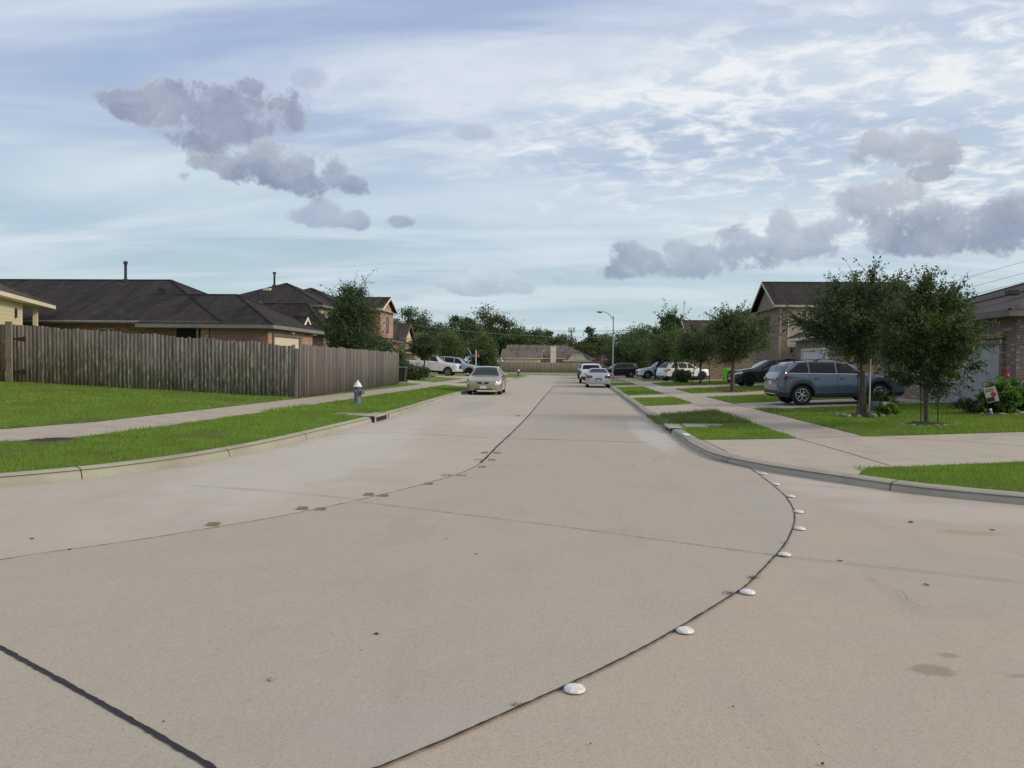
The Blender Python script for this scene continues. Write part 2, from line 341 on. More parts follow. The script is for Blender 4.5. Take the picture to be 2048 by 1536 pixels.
def leafmat(name, c1, c2, tr=.35, sc=1.0, dry=None):
    M = bpy.data.materials.new(name); M.use_nodes = True; t = NT(M.node_tree)
    P = t.n('ShaderNodeNewGeometry').outputs['Position']
    at = t.n('ShaderNodeAttribute', attribute_name='tint')
    f = t.m('ADD', t.m('MULTIPLY', t.noise(P, sc, 3, .6), .6), t.m('MULTIPLY', at.outputs['Fac'], .5))
    c = t.mix(t.sstep(f, .3, .8), c1, c2)
    if dry: c = t.mix(t.m('MULTIPLY', t.sstep(t.noise(P, sc*.45, 5, .65), .48, .68), .8), c, dry)
    b = t.n('ShaderNodeBsdfPrincipled'); t.put(b.inputs['Base Color'], c); b.inputs['Roughness'].default_value = .55; b.inputs['Specular IOR Level'].default_value = .3
    tl = t.n('ShaderNodeBsdfTranslucent'); t.put(tl.inputs[0], t.v('MULTIPLY', c, (1.3, 1.5, .6)))
    mx = t.n('ShaderNodeMixShader'); mx.inputs[0].default_value = tr
    t.t.links.new(b.outputs[0], mx.inputs[1]); t.t.links.new(tl.outputs[0], mx.inputs[2])
    o = t.n('ShaderNodeOutputMaterial'); t.t.links.new(mx.outputs[0], o.inputs[0]); return M
def wood(name, c1, c2, moss=None, pale=None):
    M, t, b = base(name); P = t.n('ShaderNodeNewGeometry').outputs['Position']
    at = t.n('ShaderNodeAttribute', attribute_name='tint')
    mp = t.n('ShaderNodeMapping'); t.put(mp.inputs[0], P); mp.inputs['Scale'].default_value = (11, 11, .5)
    g = t.noise(mp.outputs[0], 1.6, 8, .72, .5)
    c = t.mix(t.sstep(g, .35, .68), c1, c2)
    c = t.mix(t.m('MULTIPLY', t.sstep(at.outputs['Fac'], .45, 1.0), .38), c, tuple(x*.6 for x in c1)); c = t.mix(t.m('MULTIPLY', t.m('SUBTRACT', 1.0, t.sstep(at.outputs['Fac'], .0, .22)), .35), c, tuple(x*1.3 for x in c2))
    if moss: c = t.mix(t.m('MULTIPLY', t.sstep(t.noise(P, 1.1, 5, .6), .42, .66), .7), c, moss)
    if pale:
        mp2 = t.n('ShaderNodeMapping'); t.put(mp2.inputs[0], P); mp2.inputs['Scale'].default_value = (9, 9, 1.6)
        sz = t.n('ShaderNodeSeparateXYZ'); t.put(sz.inputs[0], P)
        low = t.m('SUBTRACT', 1.25, t.m('MULTIPLY', sz.outputs[2], .42))
        c = t.mix(t.m('MULTIPLY', t.sstep(t.noise(mp2.outputs[0], 1.3, 7, .75, .9), .51, .62), t.m('MULTIPLY', low, .75, clamp=True)), c, pale)
    t.put(b.inputs['Base Color'], c); b.inputs['Roughness'].default_value = .92; b.inputs['Specular IOR Level'].default_value = .2
    bump(t, b, g, .6, .01); return M
M = {}
M['road_a'] = concrete('road_concrete_pale', (.465, .42, .345), (.48, .43, .345), (.41, .38, .33), stains=[(-4.3, 13, 1.6, 6, (.58, .55, .49), .35), (-4.6, 19, 1.0, 6, (.56, .53, .48), .3), (-3.9, 30, .8, 5, (.33, .31, .29), .5), (-2.2, 22, 1.6, 2.2, (.56, .50, .45), .4)])
M['road_b'] = concrete('road_concrete_main', (.42, .375, .302), (.44, .382, .308), (.382, .352, .300), stains=[(1.2, 4.4, .5, 1.6, (.36, .35, .33), .35), (2.0, 6.5, .4, 1.8, (.36, .35, .33), .35), (2.3, 9.3, .35, 2.0, (.37, .36, .34), .3), (-.3, 3.3, 1.2, .4, (.38, .37, .345), .3), (1.8, 19, .5, 5, (.60, .57, .54), .4), (.9, 45, .5, 14, (.34, .32, .30), .45), (-.5, 24, .9, 9, (.36, .33, .30), .35)])
M['road_c'] = concrete('road_concrete_edge', (.45, .382, .305), (.465, .378, .298), (.40, .362, .307), speck=.7, stains=[(1.98, 4.36, .15, .1, (.27, .215, .15), .7), (2.17, 4.6, .07, .05, (.28, .22, .155), .65), (2.42, 4.33, .1, .03, (.24, .19, .15), .45), (3.6, 11.2, .9, 1.6, (.56, .53, .48), .35), (4.4, 9.2, 1.4, .7, (.53, .50, .46), .35), (2.9, 14, .4, 2, (.56, .54, .5), .4), (4.0, 8.1, .4, .15, (.30, .28, .16), .5), (3.2, 6.4, 1.2, 1.0, (.39, .36, .32), .3)])
M['kerb'] = concrete('kerb_concrete', (.37, .355, .285), (.33, .31, .24), (.25, .24, .195), fine=.7)
M['kerb_r'] = concrete('kerb_concrete_dirty', (.41, .38, .315), (.37, .34, .28), (.25, .235, .20), fine=.7)
M['walk'] = concrete('sidewalk_concrete', (.42, .37, .30), (.44, .375, .295), (.29, .265, .235), sc=1.6, fine=.8, speck=.3)
M['drive'] = concrete('driveway_concrete', (.46, .405, .325), (.48, .41, .325), (.35, .32, .275), sc=1.4, fine=.8, speck=.3)
M['joint'] = mat('joint_sealant', (.022, .018, .018), .7, var=.4, vscale=30)
M['crack'] = mat('joint_dirt', (.12, .10, .085), .9, var=.5, vscale=14)
M['brick_a'] = brick('brick_red_shaded', (.27, .14, .095), (.18, .088, .062), (.30, .24, .19))  # red brick coloured darker for the shade under the eaves
M['brick_b'] = brick('brick_buff_sunlit', (.40, .23, .15), (.28, .15, .10), (.45, .37, .29))  # buff brick; also the sunlit copy of the garage wall brick
M['brick_g'] = brick('brick_grey_brown', (.26, .20, .16), (.20, .135, .10), (.32, .28, .24), (.10, .08, .07))
M['brick_j'] = brick('brick_brown_grey', (.24, .16, .13), (.17, .11, .09), (.27, .24, .215), (.36, .32, .28))
M['brick_t'] = brick('brick_tan', (.34, .24, .15), (.27, .175, .105), (.38, .31, .23))
M['shin_d'] = shingle('shingle_dark', (.052, .044, .042), (.038, .032, .031))
M['shin_m'] = shingle('shingle_brown', (.10, .08, .068), (.078, .062, .053))
M['shin_g'] = shingle('shingle_grey', (.115, .098, .092), (.088, .076, .072))
M['shin_e'] = shingle('shingle_pale_brown', (.20, .17, .145), (.16, .135, .115)); M['wall_e'] = mat('wall_pale', (.80, .67, .60), .7)
M['shin_r'] = shingle('shingle_red', (.09, .045, .04), (.065, .035, .032))
M['cream'] = siding('siding_cream', (.66, .56, .36)); M['tan'] = siding('siding_tan', (.60, .50, .34)); M['greyg'] = siding('siding_greygreen', (.34, .34, .29))
M['cream2'] = siding('siding_pale', (.62, .58, .48), .25)
M['trim'] = mat('trim_tan', (.42, .36, .29), .6, var=.15); M['trim_w'] = mat('trim_cream', (.70, .62, .47), .6, var=.1); M['fascia_d'] = mat('fascia_brown', (.16, .14, .125), .6, var=.2)
M['gutter'] = mat('gutter_grey', (.22, .205, .19), .45, var=.2); M['door_g'] = mat('garage_door_grey', (.40, .39, .42), .55, var=.08); M['door_c'] = mat('garage_door_cream', (.68, .60, .42), .55, var=.08)
M['door_w'] = mat('garage_door_white', (.70, .72, .74), .5, var=.06)
M['glass_w'] = mat('window_glass', (.02, .025, .03), .06, spec=.8); M['dark'] = mat('shadow_void', (.012, .011, .011), .9)  # the void is flat black painted for shade inside openings
M['pipe'] = mat('vent_pipe', (.025, .022, .025), .5)
M['fence_moss'] = wood('wood_mossy', (.105, .096, .086), (.21, .195, .172), (.10, .098, .068), (.56, .53, .47))
M['fence_grey'] = wood('wood_grey', (.088, .080, .073), (.225, .208, .190))
M['fence_far'] = wood('wood_far', (.17, .135, .115), (.23, .19, .165))
M['iron'] = mat('black_iron', (.015, .014, .014), .6)
M['rust'] = mat('cast_iron', (.075, .045, .04), .75, var=.4, vscale=12, bump=.5, bscale=40)
M['metal'] = mat('galvanised', (.36, .36, .37), .45, .6, var=.15)
M['white'] = mat('white_paint', (.78, .78, .76), .4); M['offw'] = mat('marker_white', (.82, .80, .77), .35, var=.32, vscale=38)
M['amber'] = mat('marker_amber', (.26, .19, .09), .35, var=.3, vscale=40); M['markd'] = mat('marker_dirty', (.20, .15, .08), .6, var=.4, vscale=40)
M['hyd'] = mat('hydrant_grey', (.16, .18, .205), .45, var=.3, vscale=9, bump=.2); M['hydw'] = mat('hydrant_white', (.75, .76, .78), .35, var=.1)
M['stone'] = mat('garden_stone', (.32, .28, .235), .9, var=.35, vscale=9, bump=.6); M['mulch'] = mat('mulch', (.045, .032, .026), .95, var=.5, vscale=30, bump=.9, bscale=60)
M['bark'] = mat('bark', (.13, .105, .085), .95, var=.45, vscale=11, bump=.9, bscale=30); M['bark_d'] = mat('bark_dark', (.055, .045, .038), .95, var=.4, vscale=8, bump=.6)
M['red'] = mat('sign_red', (.52, .02, .03), .4); M['blue'] = mat('sign_blue', (.03, .10, .32), .4); M['green_bin'] = mat('bin_green', (.16, .60, .02), .45)
M['binb'] = mat('bin_black', (.02, .02, .022), .5); M['wire'] = mat('wire', (.03, .03, .03), .6); M['wirel'] = mat('wire_light', (.22, .24, .22), .6)
M['leaf_elm'] = leafmat('leaf_elm', (.032, .052, .026), (.090, .128, .052), .30, 2.2)
M['leaf_elm2'] = leafmat('leaf_elm_bright', (.028, .050, .020), (.095, .145, .042), .30, 1.8)
M['leaf_olive'] = leafmat('leaf_olive', (.045, .066, .032), (.120, .150, .066), .32, 1.2)
M['leaf_dark'] = leafmat('leaf_dark', (.032, .056, .028), (.090, .125, .055), .3, .8)
M['leaf_mid'] = leafmat('leaf_mid', (.050, .082, .036), (.135, .170, .070), .32, .5)
M['leaf_aut'] = leafmat('leaf_turning', (.040, .060, .026), (.10, .12, .042), .3, .5, dry=(.125, .085, .035))
M['leaf_bright'] = leafmat('leaf_bright', (.05, .11, .02), (.14, .24, .05), .4, 3)
M['blade'] = leafmat('grass_blade', (.138, .220, .037), (.258, .352, .082), .42, 1.3, dry=(.18, .205, .075))
M['blade_d'] = leafmat('weed_blade', (.075, .105, .035), (.165, .190, .085), .35, 2)
# ------------------------------------------------------------ street layout (metres; +Y runs along the street)
KL = [(-90, 3.2), (-40, 3.6), (-20, 4.6), (-13, 6.0), (-9.6, 7.6), (-8.0, 8.6), (-7.17, 9.3), (-6.5, 10.3), (-6.1, 11.4), (-5.85, 12.6), (-5.66, 14.5), (-5.58, 17), (-5.52, 20), (-5.5, 23), (-5.55, 26), (-5.72, 31), (-5.9, 40), (-5.93, 67), (-5.85, 84), (-5.75, 94), (-6.3, 98), (-7.8, 101), (-10.5, 103), (-15, 103.8), (-100, 104)]
KR = [(90, 7.6), (30, 7.9), (14, 8.2), (9, 8.8), (6.6, 9.4), (5.5, 9.88), (4.57, 10.46), (4.0, 11.1), (3.36, 11.95), (2.8, 12.9), (2.48, 13.9), (2.37, 15.3), (2.34, 17), (2.33, 20), (2.34, 24), (2.36, 32), (2.42, 45), (2.45, 60), (2.45, 94), (3.0, 99), (4.6, 102), (7.5, 104), (12, 104.8), (100, 105.5)]
KF = [(-100, 112.5), (100, 114.5)]
def resample(P, step=.7, lim=200):
    out = []
    for a, b in zip(P[:-1], P[1:]):
        n = max(1, int(hypot(b[0]-a[0], b[1]-a[1])/step)); n = min(n, 12)
        out += [(a[0]+(b[0]-a[0])*i/n, a[1]+(b[1]-a[1])*i/n) for i in range(n)]
    return out+[P[-1]]
def smoothp(P):
    Q = []
    for i in range(len(P)-1):
        p0 = P[max(i-1, 0)]; p1 = P[i]; p2 = P[i+1]; p3 = P[min(i+2, len(P)-1)]
        n = max(2, min(10, int(hypot(p2[0]-p1[0], p2[1]-p1[1])/.4)))
        for k in range(n):
            t = k/n
            Q.append(tuple(.5*(2*p1[j]+(p2[j]-p0[j])*t+(2*p0[j]-5*p1[j]+4*p2[j]-p3[j])*t*t+(-p0[j]+3*p1[j]-3*p2[j]+p3[j])*t**3) for j in (0, 1)))
    return Q+[P[-1]]
KLs, KRs = smoothp(KL), smoothp(KR); KFs = resample(KF, 3)
def dist_poly(xy, P):
    xy = np.atleast_2d(xy); P = np.array(P); a = P[:-1]; b = P[1:]; ab = b-a
    best = np.full(len(xy), 1e9)
    for i in range(len(a)):
        t = np.clip(((xy-a[i])@ab[i])/max(ab[i]@ab[i], 1e-9), 0, 1)
        dd = np.hypot(xy[:, 0]-a[i, 0]-t*ab[i, 0], xy[:, 1]-a[i, 1]-t*ab[i, 1]); best = np.minimum(best, dd)
    return best
def inpoly(xy, P):
    xy = np.atleast_2d(xy); x, y = xy[:, 0], xy[:, 1]; P = np.array(P); r = np.zeros(len(xy), bool); j = len(P)-1
    for i in range(len(P)):
        c = ((P[i, 1] > y) != (P[j, 1] > y)) & (x < (P[j, 0]-P[i, 0])*(y-P[i, 1])/(P[j, 1]-P[i, 1]+1e-12)+P[i, 0]); r ^= c; j = i
    return r
KA = KLs+KRs[::-1]
ROADP = KLs+[(-100, 112.5)]+KFs[1:-1]+[(100, 114.5)]+KRs[::-1]+[(90, -30), (-90, -30)]
# order: left kerb up, far cross street, right kerb down, closed behind the camera
def ht(xy):
    xy = np.atleast_2d(np.array(xy, float)); left = xy[:, 0] < -1.7
    dl = dist_poly(xy, KL); dr = dist_poly(xy, KR); df = dist_poly(xy, KF)
    dd = np.where(xy[:, 1] > 113, np.minimum(df, 4), np.where(left, dl, dr))
    h0 = np.where(left, .14, .10)
    s2 = np.where(left, .045, .040)
    h = h0+.02*np.minimum(dd, 3)+s2*np.clip(dd-3, 0, 12)
    return h
def z0(x, y): return float(ht((x, y))[0])
def GZ(px, py, it=6, zz=None):      # where the sight line of a photo pixel meets the sloping lawns
    v = ray(px, py); z = .2 if zz is None else zz
    for _ in range(it):
        t = (z-CAMH)/v[2]; x, y = v[0]*t, v[1]*t
        if zz is None: z = z0(x, y)
    return (x, y)
WALKS = [
 [(-40, 8.0), (-20, 8.7), (-13.5, 9.6), (-11, 10.8), (-9.7, 12.0), (-9.0, 13.3), (-8.75, 15.5), (-8.65, 20), (-8.6, 30), (-8.5, 44), (-8.5, 92), (-9.2, 98), (-12, 101), (-40, 101.3), (-40, 102.6), (-12, 102.4),
  (-14, 102.5), (-14, 99.6), (-10.9, 97.5), (-9.95, 92), (-10.0, 44), (-10.1, 30), (-10.2, 20), (-10.35, 15.8), (-10.75, 13.8), (-12, 12.3), (-14.2, 11.0), (-20, 10.2), (-40, 9.5)],
 [(4.66, 16.6), (4.66, 94), (5.6, 99.5), (8, 101.5), (40, 102), (40, 103.4), (7.2, 102.9), (6.6, 99), (6.15, 94), (6.15, 16.9), (6.1, 16.6)],
 [(-100, 114.5), (100, 116.5), (100, 118), (-100, 116)]]
DRIVES = [
 [(2.0, 16.25), (2.0, 14.2), (2.6, 12.4), (3.9, 11.0), (4.25, 11.75), (4.5, 12.15), (5.4, 12.35), (7.2, 12.9), (14, 13.8), (30, 16), (30, 19), (14, 17.9), (9.5, 17.2), (6.1, 16.85), (3.2, 16.35)],
 [(2.0, 23.6), (3.0, 24.4), (4.66, 26.2), (6.3, 26.5), (9, 27.2), (13.3, 28.2), (13.3, 33.0), (9, 31.6), (6.2, 30.6), (4.6, 31.0), (3.6, 29.9), (2.0, 29.1)],
 [(2.0, 35.3), (3.2, 36.2), (4.66, 37.0), (6.2, 36.8), (9.9, 38.0), (14, 39.0), (14, 43.0), (9.9, 42.2), (6.2, 41.2), (4.66, 40.8), (2.0, 38.6)],
 [(2.0, 52.8), (4.66, 53.6), (6.2, 48.3), (9.9, 49.6), (14, 50.2), (14, 55.8), (9.9, 55.0), (6.2, 54.0), (4.66, 59), (2.0, 58)],
 [(2.0, 65), (4.66, 66), (6.2, 64), (14, 66.5), (14, 72.5), (6.2, 70), (2.0, 70)],
 [(2.0, 76), (6.2, 77), (14, 78), (14, 84), (6.2, 82.5), (2.0, 82)],
 [(-5.0, 47.6), (-7.4, 48.2), (-8.5, 49.4), (-10, 49.6), (-17, 49.2), (-17, 55.0), (-10, 54), (-8.5, 54.5), (-7.4, 55.5), (-5.0, 56.5)],
 [(-5.0, 64), (-8.5, 66.0), (-10, 68), (-18, 71), (-18, 82), (-10, 80.5), (-5, 80)],
 [(2.0, 88), (6.2, 88), (14, 89), (14, 94), (6.2, 93), (2.0, 93)],
]
def build_ground():
    pts = []; edges = []
    def addpoly(P, closed, step=.8):
        P = P if step is None else resample(P+[P[0]] if closed else P, step)
        if closed and step is not None: P = P[:-1]
        b = len(pts); pts.extend(P)
        edges.extend((b+i, b+i+1) for i in range(len(P)-1))
        if closed: edges.append((b+len(P)-1, b))
    addpoly(KLs, False, None); addpoly(KRs, False, None); addpoly(KFs, False, None)
    for P in WALKS+DRIVES: addpoly(P, True)
    # centre slab outline inside the road is laid as sheets, see below
    g = []
    for x in np.arange(-44, 46, 1.3):
        for y in np.arange(8, 125, 1.5): g.append((float(x)+.13*sin(y*3.1), float(y)+.11*cos(x*2.3)))
    for x in list(range(-600, 601, 60)):
        for y in list(range(-120, 900, 60)):
            if not (-50 < x < 50 and 0 < y < 130): g.append((x+.5, y+.3))
    for x in range(-90, 91, 15):
        for y in (128, 140, 155, 170, 190): g.append((x+.2, y))
    pts.extend(g)
    vs, es, fs, *_ = geometry.delaunay_2d_cdt([Vector(p) for p in pts], edges, [], 0, 1e-5)
    V = np.array([(v.x, v.y) for v in vs]); F = np.array([f for f in fs if len(f) == 3]); C = V[F].mean(axis=1)
    road = inpoly(C, ROADP)
    H = ht(V)
    walk = np.zeros(len(C), bool); drv = np.zeros(len(C), bool)
    for P in DRIVES: drv |= inpoly(C, P)
    for P in WALKS: walk |= inpoly(C, P)
    drv &= ~road; walk &= ~road & ~drv
    # driveways dip to the kerb
    def sub(mask, name, m, dz=0.0):
        f = F[mask]; u, inv = np.unique(f, return_inverse=True)
        VV = np.column_stack([V[u], H[u]+dz]); o = npmesh(name, VV, inv.reshape(-1, 3), m, k=3)
        o.data.polygons.foreach_set('use_smooth', [True]*len(o.data.polygons)); return tag(o, kind='structure')
    sub(~road & ~walk & ~drv, 'lawn_ground', M['lawn'], -.012)
    sub(walk, 'sidewalk', M['walk']); sub(drv, 'driveway', M['drive'])
    return V, F, road, walk, drv, C
Mx, t_, b_ = base('lawn_soil_and_grass'); P_ = t_.n('ShaderNodeNewGeometry').outputs['Position']
c_ = t_.mix(t_.sstep(t_.noise(P_, .35, 4, .6), .35, .65), (.125, .20, .034), (.175, .25, .055))
c_ = t_.mix(t_.m('MULTIPLY', t_.sstep(t_.noise(P_, 9, 6, .7), .45, .7), .55), c_, (.05, .095, .016))
c_ = t_.mix(t_.m('MULTIPLY', t_.sstep(t_.noise(P_, 1.6, 5, .6), .6, .78), .35), c_, (.13, .14, .05))
c_ = t_.mix(t_.m('MULTIPLY', t_.sstep(t_.noise(P_, 55, 3, .7), .42, .62), .45), c_, (.17, .25, .07))
t_.put(b_.inputs['Base Color'], c_); b_.inputs['Roughness'].default_value = .9; b_.inputs['Specular IOR Level'].default_value = .15
bump(t_, b_, t_.noise(P_, 40, 5, .7), .9, .03); M['lawn'] = Mx
M['soil'] = mat('soil', (.05, .045, .03), .95, var=.5, vscale=20)
GV = build_ground()
# kerbs: swept profile along each kerb line (road is to the right of KL when walking up, so offsets differ)
def sweep(name, P, h, side, m, w=.17, y0=-1e9, y1=1e9, drop=None):
    P = [p for p in P if y0 <= p[1] <= y1 and abs(p[0]) < 60]; mb = MB(); rows = []
    for i, p in enumerate(P):
        a = P[max(i-1, 0)]; b = P[min(i+1, len(P)-1)]; tx, ty = b[0]-a[0], b[1]-a[1]; L = hypot(tx, ty); nx, ny = -ty/L*side, tx/L*side
        hh = h if drop is None else h*drop(p)
        prof = [(-.02, -.06), (-.02, .0), (.0, hh*.55), (.02, hh*.85), (.05, hh+.006), (w, hh+.018), (w+.015, hh-.02), (w+.015, -.1)]
        rows.append([(p[0]+nx*o, p[1]+ny*o, z) for o, z in prof])
    n = len(rows[0])
    mb.add([v for r in rows for v in r], [(i*n+k, i*n+k+1, (i+1)*n+k+1, (i+1)*n+k) for i in range(len(rows)-1) for k in range(n-1)])
    return tag(mb.build(name, m, smooth=True), kind='structure')
sweep('kerb', KLs, .14, 1, M['kerb']); sweep('kerb', KRs, .10, -1, M['kerb_r'], w=.24); sweep('kerb', KFs, .13, 1, M['kerb'])
# road slabs
rd = MB(); rd.add([(-400, -60, -.004), (400, -60, -.004), (400, 320, -.004), (-400, 320, -.004)], [(0, 1, 2, 3)])
_p0, _p1 = GZ(0, 1121, zz=0), GZ(256, 1084, zz=0)
CJ = [(_p0[0]+(_p0[0]-_p1[0])*k, _p0[1]+(_p0[1]-_p1[1])*k) for k in (6, 4, 3, 2, 1, .5)]+[GZ(*p, zz=0) for p in [(0, 1121), (80.5, 1108), (256, 1084), (414, 1058.6), (564, 1033), (700, 1004.5), (754.7, 991.8), (813, 978), (848.4, 968.4), (907, 951.8), (938, 940), (961.7, 926.4), (977.3, 910.8), (1000.8, 887.3), (1030, 860), (1063, 825), (1090, 792), (1110.6, 768.4)]]+[(-1.75, 70), (-1.75, 103)]
RJ = [(-2.2, 2.05), (-1.3, 2.62)]+[GZ(*p, zz=0) for p in [(760, 1536), (1000, 1432.7), (1125.6, 1376), (1250, 1316), (1352.4, 1260), (1479.8, 1181.5), (1506, 1158.8), (1551.3, 1111.7), (1575.7, 1080), (1589.7, 1041.9), (1586.2, 1017.4), (1575.7, 1000), (1569, 991), (1543, 968.3), (1523.7, 953.7), (1497.6, 935.8)]]
CJs, RJs = smoothp(CJ), smoothp(RJ)
tagk = lambda o: tag(o, kind='structure')
def sheet(name, P, z, m):
    tri = geometry.tessellate_polygon([[Vector((p[0], p[1], 0)) for p in P]])
    mb = MB(); mb.add([(p[0], p[1], z) for p in P], tri); o = mb.build(name, m); 
    bm = bmesh.new(); bm.from_mesh(o.data)
    for f in bm.faces:
        if f.normal.z < 0: f.normal_flip()
    bm.to_mesh(o.data); bm.free(); return tagk(o)
tagk(rd.build('road', M['road_c']))
sheet('road', [p for p in KLs if abs(p[0]) < 60 and p[1] < 95]+[(-5.7, 103)]+CJs[::-1]+[(-60, 3.2)], .0, M['road_a'])
Rr = [p for p in KRs if 13.0 < p[1] < 95]
sheet('road', CJs+[(2.45, 103)]+Rr[::-1]+RJs[::-1]+[(-5, .5), (-14, .5)], .004, M['road_b'])
def ribbon(name, P, w, z, m, jit=.0, seed=1, parts=None):
    rr = random.Random(seed); mb = MB(); vs = []
    for i, p in enumerate(P):
        a = P[max(i-1, 0)]; b = P[min(i+1, len(P)-1)]; tx, ty = b[0]-a[0], b[1]-a[1]; L = hypot(tx, ty) or 1
        ww = w*(1+rr.uniform(-jit, jit)); o = rr.uniform(-jit, jit)*w*.35
        vs += [(p[0]-ty/L*(ww/2+o), p[1]+tx/L*(ww/2+o), z), (p[0]+ty/L*(ww/2-o), p[1]-tx/L*(ww/2-o), z)]
    mb.add(vs, [(2*i, 2*i+1, 2*i+3, 2*i+2) for i in range(len(P)-1)]); return tagk(mb.build(name, m))
def dense(P, step=.06):
    o = []
    for a, b in zip(P[:-1], P[1:]):
        n = max(1, int(hypot(b[0]-a[0], b[1]-a[1])/step)); n = min(n, 60); o += [(a[0]+(b[0]-a[0])*i/n, a[1]+(b[1]-a[1])*i/n) for i in range(n)]
    return o+[P[-1]]
ribbon('road_joint', dense(RJs, .04), .0125, .0085, M['joint'], .45, 3)
ribbon('road_joint', dense([p for p in CJs if p[1] < 14], .05), .013, .0085, M['crack'], .5, 4)
ribbon('road_joint', dense([p for p in CJs if 12.5 < p[1] < 60], .15), .035, .0095, M['joint'], .35, 5)
BJ = [GZ(*p, zz=0) for p in [(-60, 1262), (0, 1297), (100, 1352), (200, 1408), (300, 1465), (420, 1536)]]+[(-.7, 2.2)]
ribbon('road_joint', dense(BJ, .03), .027, .0105, M['joint'], .22, 6)
TJ = [GZ(*p, zz=0) for p in [(717.6, 1004.5), (1100, 1051.4), (1400, 1092), (1548, 1111.7), (1800, 1139), (2048, 1166), (2300, 1194)]]
TJ += [(TJ[-1][0]+(TJ[-1][0]-TJ[-2][0])*k, TJ[-1][1]+(TJ[-1][1]-TJ[-2][1])*k) for k in (3, 6, 10)]
ribbon('road_joint', dense(TJ, .05), .008, .0115, M['crack'], .5, 7)
for pts_, w_ in [([(1020, 878), (1180, 882), (1300, 886)], .03), ([(620, 872), (760, 864), (1020, 878)], .02), ([(1030, 830), (1300, 836)], .03), ([(900, 797), (1080, 800), (1255, 803)], .04), ([(1497.6, 935.8), (1420, 918)], .02), ([(380, 972), (560, 984), (720, 1000)], .01), ([(1545, 968), (1620, 971), (1800, 985)], .012), ([(990, 772), (1215, 774)], .05), ([(1060, 758), (1190, 760)], .06)]:
    ribbon('road_joint', dense([GZ(*p, zz=0) for p in pts_], .2), w_, .0125, M['crack'], .5, 8)
for k_, (px_, py_, ln_, an_) in enumerate([(1850, 1220, .8, 2.2), (640, 940, 2.2, .25), (1250, 940, 2.6, 1.2)]):
    x_, y_ = GZ(px_, py_, zz=0); rr_ = random.Random(k_+5); P_l = [(x_, y_)]; a_ = an_
    for i_ in range(int(ln_/.05)): a_ += rr_.gauss(0, .22)-(a_-an_)*.1; P_l.append((P_l[-1][0]+.05*cos(a_), P_l[-1][1]+.05*sin(a_)))
    ribbon('road_crack', P_l, .0035, .0135, M['crack'], .7, k_)
# soil showing along the edges of the walks and drives
for P_w in WALKS[:2]+DRIVES[:7]:
    Pd = dense(resample(P_w+[P_w[0]], .3), .12); Pd = [p for p in Pd]; run = []
    def flush(run):
        if len(run) > 3:
            rr_ = random.Random(len(run)); mb = MB(); vs = []
            for i, p in enumerate(run):
                a = run[max(i-1, 0)]; b = run[min(i+1, len(run)-1)]; tx, ty = b[0]-a[0], b[1]-a[1]; L = hypot(tx, ty) or 1; w_ = .028*rr_.uniform(.3, 1.5); z = z0(*p)+.006
                vs += [(p[0]-ty/L*w_/2, p[1]+tx/L*w_/2, z), (p[0]+ty/L*w_/2, p[1]-tx/L*w_/2, z)]
            mb.add(vs, [(2*i, 2*i+1, 2*i+3, 2*i+2) for i in range(len(run)-1)]); tagk(mb.build('soil_edge', M['soil']))
    AP = np.array(Pd); ok = ~inpoly(AP, ROADP) & (AP[:, 1] < 60) & (AP[:, 1] > 8) & (np.abs(AP[:, 0]) < 14)
    for Q in WALKS+DRIVES:
        if Q is not P_w: ok &= ~inpoly(AP, Q)
    for p, k in zip(Pd, ok):
        if k: run.append(p)
        else: flush(run); run = []
    flush(run)
# joints across the walks and drives
def wjoint(a, b, w=.018): 
    P = dense([a, b], .15); mb = MB(); vs = []
    for i, p in enumerate(P):
        tx, ty = b[0]-a[0], b[1]-a[1]; L = hypot(tx, ty); z = z0(*p)+.006
        vs += [(p[0]-ty/L*w/2, p[1]+tx/L*w/2, z), (p[0]+ty/L*w/2, p[1]-tx/L*w/2, z)]
    mb.add(vs, [(2*i, 2*i+1, 2*i+3, 2*i+2) for i in range(len(P)-1)]); return tagk(mb.build('pavement_joint', M['crack']))
wjoint((4.66, 16.6), (4.9, 12.4)); wjoint((6.15, 16.9), (9.5, 13.4)); wjoint((4.66, 16.62), (6.12, 16.9)); wjoint((2.65, 16.3), (2.75, 13.6))
for y in (19.5, 22.5, 25.5, 32, 35, 44): wjoint((4.68, y), (6.13, y+.1), .014)
for y in (16.5, 19.5, 22.5, 26, 30, 34, 38, 42): wjoint((-10.05, y), (-8.62, y-.1), .014)
wjoint((4.66, 30.8), (4.66, 26.4)); wjoint((6.15, 30.5), (6.15, 26.6)); wjoint((4.66, 40.8), (4.66, 37)); wjoint((6.15, 41), (6.15, 37))
# kerb joints (thin dark breaks across the kerb)
def kjoint(P, s, h, w, side, t=.012):
    acc = 0
    best = min(range(1, len(P)-1), key=lambda i: abs(P[i][1]-s)+(0 if abs(P[i][0]) < 12 else 99))
    p = P[best]; a = P[best-1]; b = P[best+1]; tx, ty = b[0]-a[0], b[1]-a[1]; L = hypot(tx, ty); tx /= L; ty /= L; nx, ny = -ty*side, tx*side
    mb = MB(); prof = [(-.026, -.01), (-.006, h*.55), (.014, h*.86+.004), (.048, h+.012), (w, h+.024)]
    vs = []
    for o, z in prof:
        for q_ in (-t/2, t/2): vs.append((p[0]+nx*o+tx*q_, p[1]+ny*o+ty*q_, z))
    mb.add(vs, [(2*i, 2*i+1, 2*i+3, 2*i+2) for i in range(len(prof)-1)]); tagk(mb.build('kerb_joint', M['joint']))
for s in (10.0, 12.6, 15.6, 27.0, 30.5, 34): kjoint(KLs, s, .14, .17, 1)
for s in (10.9, 13.4, 16.3, 25, 29, 33, 37): kjoint(KRs, s, .10, .24, -1)
